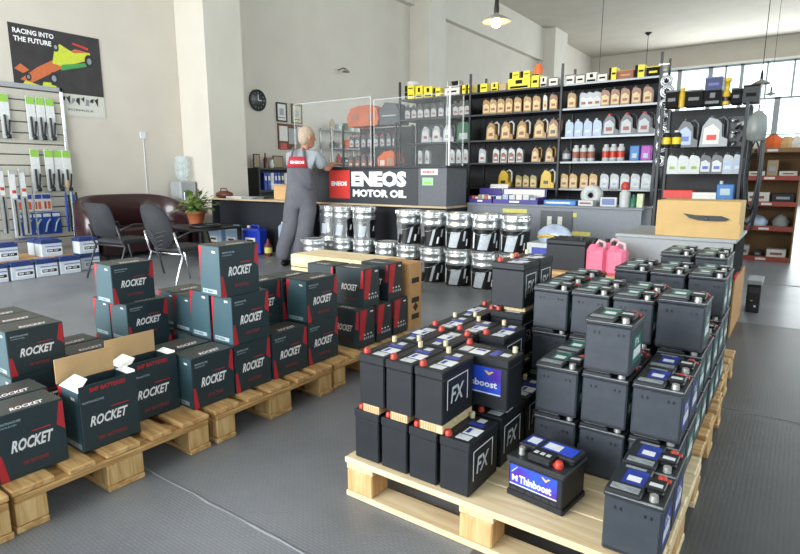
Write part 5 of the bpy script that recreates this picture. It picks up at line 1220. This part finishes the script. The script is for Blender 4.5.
# top of nearer rack
tbs = [(-1.17, -1.06, .16, BB, DBRN, 'black box at the left end of the nearer rack top', 1), (-1.0, -.85, .15, BB, DBRN, 'black box behind the yellow can on the nearer rack', 1), (-.84, -.70, .13, BB, GRYP, 'black box under the dark blue carton', 2), (-.62, -.54, .14, BB, GRYP, 'black box left of the rightmost one', 1), (-.53, -.40, .155, mat('charcoal_block', '#2a2c2e', .6), BB, 'rightmost charcoal box on the nearer rack top', 1)]
for a in tbs: tbox(a[0], a[1], 1.785, a[2], a[3], a[4], a[5], y=QY, style=a[6], dy=.05)
tbox(-.93, -.76, 1.785 + .1306, .12, mat('navy_carton', '#1c2450', .5), STB, 'dark blue carton on top of the black boxes', y=QY, dy=.05, style=1, d=.12) if False else tbox(-.84, -.70, 1.785 + .1312, .12, mat('navy_carton', '#1c2450', .5), STB, 'dark blue carton on top of a black box', y=QY, dy=.05, style=1, d=.14)
m = MB(); m.lathe([(.035, 0), (.036, .12), (.02, .15), (.02, .18)], YLP, n=14); tag(m.build('yellow_can', None, (-1.03, QY + .1, 1.7855)), 'yellow can on the nearer rack top', 'can')
m = MB(); m.lathe([(.035, 0), (.036, .1), (.02, .12), (.02, .2), (.03, .2), (.03, .23), (0, .24)], YLP, n=12); m.lathe([(.0365, .03), (.0365, .07)], BLKP, n=12, caps=False); tag(m.build('white_top_bottle', None, (-.66, QY + .1, 1.7855)), 'black and yellow bottle with tall top right of the blue carton', 'bottle')
# lower goods
tag(MB().box(0, .26, 0, .2, 0, .08, REDB, .004).build('red_box', None, (-1.12, QY + .04, .9255)), 'flat red box on the shelf above the slotted carton', 'box')
for k in range(2): tag(MB().box(0, .2, 0, .16, 0, .03, PAPER, .002).build('white_book', None, (-.86, QY + .03, .9255 + k * .031), R(3 * k)), 'white booklet in the pile beside the red box, ' + ['lower', 'upper'][k], 'booklet')
m = MB(); m.box(0, .14, 0, .1, 0, .14, CYB, .006); m.lathe([(.015, .14), (.015, .17)], WPL, (.03, .05, 0), 10); m.box(.03, .11, -.002, 0, .04, .1, CL); tag(m.build('blue_canister', None, (-.66, QY + .04, .9255)), 'bright blue canister pack beside the booklets', 'canister')
m = MB()
g = 'black belts hanging at the rack end'
bl = MB(); bl.tube([(0, .0, 0), (.05, .0, -.12), (.055, 0, -.5), (.03, 0, -.72), (0, 0, -.76), (-.03, 0, -.72), (-.055, 0, -.5), (-.05, 0, -.12)], .014, BLKP, 6, closed=True)
belt = Kind(tag(bl.build('drive_belt'), 'x', 'belt'))
for i, (x, y, z) in enumerate(((-.39, 5.98, 1.60), (-.39, 6.05, 1.46), (-.39, 6.12, 1.62), (-.39, 6.19, 1.38), (-.39, 6.26, 1.58))): belt.put((x, y, z), R(4 * i), 'black drive belt hanging on the nearer rack end, %s' % ['front', 'second', 'third', 'fourth', 'rearmost'][i], g)
tag(MB().box(-.455, -.35, 6.0, 6.02, 1.655, 1.67, DGREY).box(-.36, -.35, 6.02, 6.3, 1.655, 1.67, DGREY).box(-.455, -.36, 6.28, 6.3, 1.655, 1.67, DGREY).build('belt_rail', None), 'dark rail on the rack end carrying black belts', 'rail')

# ---------------- low counter, slotted carton, jugs ----------------
t = thing('low_counter', 'low light grey counter carrying the slotted carton', 'counter', (-1.13, 4.42, 0))
MB().box(0, .80, -.01, .85, .69, .715, LGREY, .004).build('counter_top', t); MB().box(.01, .78, 0, .03, 0, .689, LGREY).build('front_panel', t); MB().box(.765, .79, .03, .84, .42, .689, mat('matt_black_board', '#151517', .85, spec=.1)).build('side_panel', t); MB().box(.765, .79, .03, .84, 0, .40, DGREY).build('side_panel', t); MB().box(.01, .03, .03, .84, 0, .689, DGREY).build('side_panel', t)
tag(MB().box(-.333, -.322, 4.5, 5.35, 0, .42, KRAFT).box(-.3335, -.3215, 4.5, 4.75, .42, .45, REDB).build('cardboard_sheet', None), 'brown cardboard sheet leaning at the low counter side', 'cardboard')
t = thing('slotted_carton', 'pale tan cardboard carton with black handle shape on the low counter', 'carton', (-.86, 4.46, .7155))
KY = mat('pale_tan_card', '#c9a870', .75, var=.05, scale=10)
m = MB(); m.box(0, .53, 0, .4, 0, .255, KY, .004); m.build('box_body', t); m = MB(); m.box(.06, .54, -.012, -.001, -.0, .10, KY, .002); tag(m.build('front_flap', t), 'lower front flap')
m = MB(); m.prism([(.18, .165), (.26, .155), (.42, .155), (.47, .135), (.44, .12), (.36, .118), (.28, .12), (.22, .135)], -.016, -.0015, BLKP, 'xz'); m.lathe([(.014, 0), (.01, .01)], DGREY, n=10, M=Matrix.Translation((.33, -.016, .135)) @ Matrix.Rotation(R(90), 4, 'X')); tag(m.build('black_grip', t), 'flat black grip on the front')
t = thing('stock_box', 'kraft cardboard topped stock box carrying the pink jugs', 'carton', (-1.66, 3.96, 0))
MB().box(0, .76, 0, .42, 0, .43, KRAFT, .003).build('box_body', t); MB().box(-.01, .77, -.01, .43, .4305, .455, KRAFTD, .003).build('lid', t)
PINK = mat('pink_jug_plastic', '#e2728f', .4, var=.08)
def pj():
    t = thing('pink_jug', 'x', 'jug')
    m = MB(); m.box(-.068, .068, -.045, .045, 0, .19, PINK, .022); m.build('jug_body', t); m = MB(); m.lathe([(.05, .17), (.035, .2), (.02, .21)], PINK, (-.02, 0, 0), 12); m.tube([(-.02, 0, .19), (.01, 0, .235), (.045, 0, .225), (.055, 0, .17)], .011, mat('pale_pink_plastic', '#dfb0b8', .4), 7); m.build('handle', t)
    MB().lathe([(.017, .208), (.017, .235)], BLKP, (-.028, 0, 0), 12).build('cap', t); return t
pk = Kind(pj()); g = 'pink jugs beside the batteries'
pk.put((-1.155, 4.06, .4555), R(5), 'pink jug with black cap, left one of the front pair', g); pk.put((-1.01, 4.04, .4555), R(-8), 'pink jug with black cap, right one of the front pair', g); pk.put((-1.10, 4.22, .4555), R(20), 'pink jug half hidden behind the front pair', g)
t = thing('big_black_battery', 'large black truck battery on the stock box left of the pink jugs', 'car battery', (-1.53, 4.04, .4555))
MB().box(.003, .297, .003, .287, 0, .19, BBK, .005).build('case', t); m = MB(); m.box(0, .3, 0, .29, .19, .225, BBK, .006); [m.lathe([(.014, .225), (.012, .235)], BLKP, (.04 + .044 * k, .2, 0), 10) for k in range(6)]; m.build('lid', t)
for x in (.05, .25): MB().lathe([(.012, .225), (.01, .245)], BLKP, (x, .05, 0), 12).build('terminal_post', t)
t = thing('product_carton', 'white and yellow carton under the striped plastic sack', 'carton', (-2.09, 5.02, 0)); MB().box(0, .34, 0, .3, 0, .52, WPL, .004).build('box_body', t); m = MB(); m.box(.02, .32, -.002, 0, .3, .36, YLP); m.box(.05, .3, -.002, 0, .4, .48, STB); m.box(.03, .2, -.002, 0, .1, .2, GRYP); m.build('print', t)
t = thing('plastic_sack', 'blue white and yellow plastic sack slumped on a carton before the counter', 'sack', (-1.88, 5.18, .5205)); SK = mat('sack_print', '#a9b6cc', .35, var=.35, scale=7)
m = MB(); m.lathe([(.12, 0), (.15, .04), (.145, .09), (.1, .14), (.04, .17), (0, .17)], SK, n=16, M=Matrix.Diagonal((1.15, .6, 1, 1))); m.build('sack_body', t); MB().tube([(-.14, -.06, .05), (-.03, -.10, .07), (.1, -.08, .05)], .014, YLP, 6).build('stripe', t)
t = thing('desktop_computer', 'small black computer tower on the floor right of the battery pallets', 'computer', (-.30, 5.5, 0))
MB().box(0, .1, 0, .3, 0.0, .24, BLKP, .006).build('case', t); m = MB(); m.box(.01, .09, -.004, 0, .17, .215, DGREY); m.box(.06, .075, -.004, 0, .05, .065, WTXT); m.box(.03, .05, -.004, 0, .10, .11, STEEL); m.build('front_details', t)
tag(MB().box(0, .11, 0, .3, 0, .035, LGREY, .003).build('grey_case_lid', None, (-.305, 5.5, .2405)), 'light grey flat unit lying on the computer tower', 'box')

# ---------------- red lipped shelf far right ----------------
t = thing('red_lipped_shelf', 'tall shelving with red shelf lips and tan back at the far right', 'shelf', (-.66, 9.0, 0)); RLIP = mat('red_lip', '#a3443a', .5, var=.08); TBK = mat('tan_back_board', '#8c6a45', .7, var=.08)
for z in (.06, .47, .80, 1.14, 1.50): m = MB(); m.box(0, .60, 0, .4, z - .02, z, TBK); m.box(0, .60, -.012, 0, z - .06 if z > .1 else 0, z, RLIP if z < 1.4 else TBK, .002); m.box(.22, .34, -.014, -.012, z - .045, z - .015, PAPER); m.build('shelf_board', t)
MB().box(0, .60, .4, .415, 0, 1.48, TBK).build('back_panel', t)
for x in (-.022, .602): MB().box(x, x + .02, -.005, .4, 0, 1.48, TBK).build('side_panel', t)
g = 'goods on the red lipped shelf'; n = 0
for lv, (z, items) in enumerate(((.06, ((.03, .1, .13, WPL), (.20, .08, .07, DGREY), (.34, .22, .10, PAPER))), (.47, ((.02, .3, .15, SK), (.36, .2, .16, LGREY))), (.80, ((.02, .28, .12, PAPER), (.33, .25, .11, BLKP))), (1.14, ((.02, .2, .06, PAPER), (.24, .12, .2, TAN), (.38, .2, .06, PAPER))))):
    for i, (x, wd, h, mm) in enumerate(items):
        m = MB(); 
        if mm in (SK, LGREY): m.lathe([(wd * .45, 0), (wd * .5, h * .4), (wd * .3, h * .8), (0, h)], mm, (wd / 2, .16, 0), 12, M=Matrix.Diagonal((1, .8, 1, 1)))
        else: m.box(0, wd, 0, .22, 0, h, mm, .003); m.box(wd * .2, wd * .8, -.002, 0, h * .3, h * .6, LRD if i % 2 == 0 else SILP)
        tag(m.build('shelf_parcel', None, (-.66 + x, 9.03, z + .0006)), 'parcel on the red lipped shelf, %s board, %s' % (['bottom', 'second', 'third', 'fourth'][lv], from_left(i, len(items))), 'parcel', g)
t = thing('crumpled_bundle', 'crumpled orange and white wrapping heaped on top of the red lipped shelf', 'bundle', (-.60, 9.1, 1.501))
for k, (x, r_, mm) in enumerate(((.06, .12, PAPER), (.20, .14, ORG), (.36, .12, KRAFTD), (.48, .12, PAPER))):
    m = MB(); m.lathe([(r_, 0), (r_ * 1.1, r_ * .5), (r_ * .7, r_ * 1.0), (r_ * .3, r_ * 1.3), (0, r_ * 1.3)], mm, (x, .18, 0), 9, smooth=False); m.build('wrapping', t)

# ---------------- pendant lamps ----------------
LMP = mat('lamp_enamel', '#8e8a7c', .4); BULB = mat('warm_bulb', '#ffe9b0', .3, emit=9); BRZ = mat('lamp_dark_metal', '#2e2a26', .4, metal=.5)
def pendant(loc, zc, s, label, lit):
    t = thing('pendant_lamp', label, 'lamp', loc)
    MB().lathe([(.02 * s, .17 * s), (.03 * s, .10 * s), (.05 * s, .08 * s), (.12 * s, .05 * s), (.2 * s, .0), (.195 * s, -.005), (.11 * s, .035 * s), (.03 * s, .06 * s)], LMP, n=24, caps=False).build('lamp_shade', t)
    m = MB(); m.lathe([(.012 * s, .3 * s), (.022 * s, .28 * s), (.035 * s, .15 * s), (.03 * s, .10 * s)], BRZ, n=14); m.build('socket', t)
    MB().lathe([(.0, -.08 * s), (.05 * s, -.06 * s), (.065 * s, -.02 * s), (.05 * s, .03 * s), (.02 * s, .06 * s)], BULB if lit else WPL, n=16, caps=False).build('bulb', t)
    MB().cyl((0, 0, .29 * s), (0, 0, 6.5 - loc[2] - .03), .006, BRZ, 6).build('cord', t)
    MB().lathe([(.03, 0), (.08, .06), (.085, .08)], BRZ, (0, 0, 6.42 - loc[2]), 14).build('ceiling_rose', t)
    return t
pendant((-2.96, 6.0, 2.82), 0, .85, 'lit pendant lamp with shallow enamel shade above the oil rack', True)
l = bpy.data.lights.new('pendant_bulb', 'POINT'); l.energy = 12; l.color = (1, .85, .6); l.shadow_soft_size = .06; lo = bpy.data.objects.new('pendant_bulb', l); C.objects.link(lo); lo.location = (-2.96, 6.0, 2.70)
pendant((-.79, 12.0, 2.72), 0, .75, 'grey pendant lamp hanging before the big window, nearer one', False)
pendant((-1.05, 20.0, 3.45), 0, .7, 'small grey pendant lamp before the window, farther one', False)
for x, y, l_ in ((-5.43, 24.0, 'left'),):
    t = thing('ceiling_cable', 'thin cable with black ceiling rose hanging near the far wall above the rack', 'cable', (x, y, 0)); MB().lathe([(.04, 6.40), (.13, 6.48), (.13, 6.5)], BLKP, n=12).build('ceiling_rose', t); MB().cyl((0, 0, 3.6), (0, 0, 6.42), .012, DGREY, 6).build('cord', t)
for (x, y, l_) in ((-5.4, 18.0, 'left of the far wall corner'),):
    tag(MB().cyl((x, y, 2.6), (x, y, 6.5), .008, DGREY, 6).build('hanging_cable', None), 'thin grey cable hanging from the ceiling, ' + l_, 'cable')
t = thing('wall_lamp', 'small unlit lamp on the wall above the framed certificates', 'lamp', (PX, 9.75, 3.42)); MB().tube([(0, 0, 0), (.15, 0, .03), (.22, 0, 0)], .012, BRZ, 8).build('arm', t); MB().lathe([(.03, 0), (.09, -.06), (.085, -.065), (.02, -.01)], LMP, (.22, 0, 0), 14, caps=False).build('lamp_shade', t)
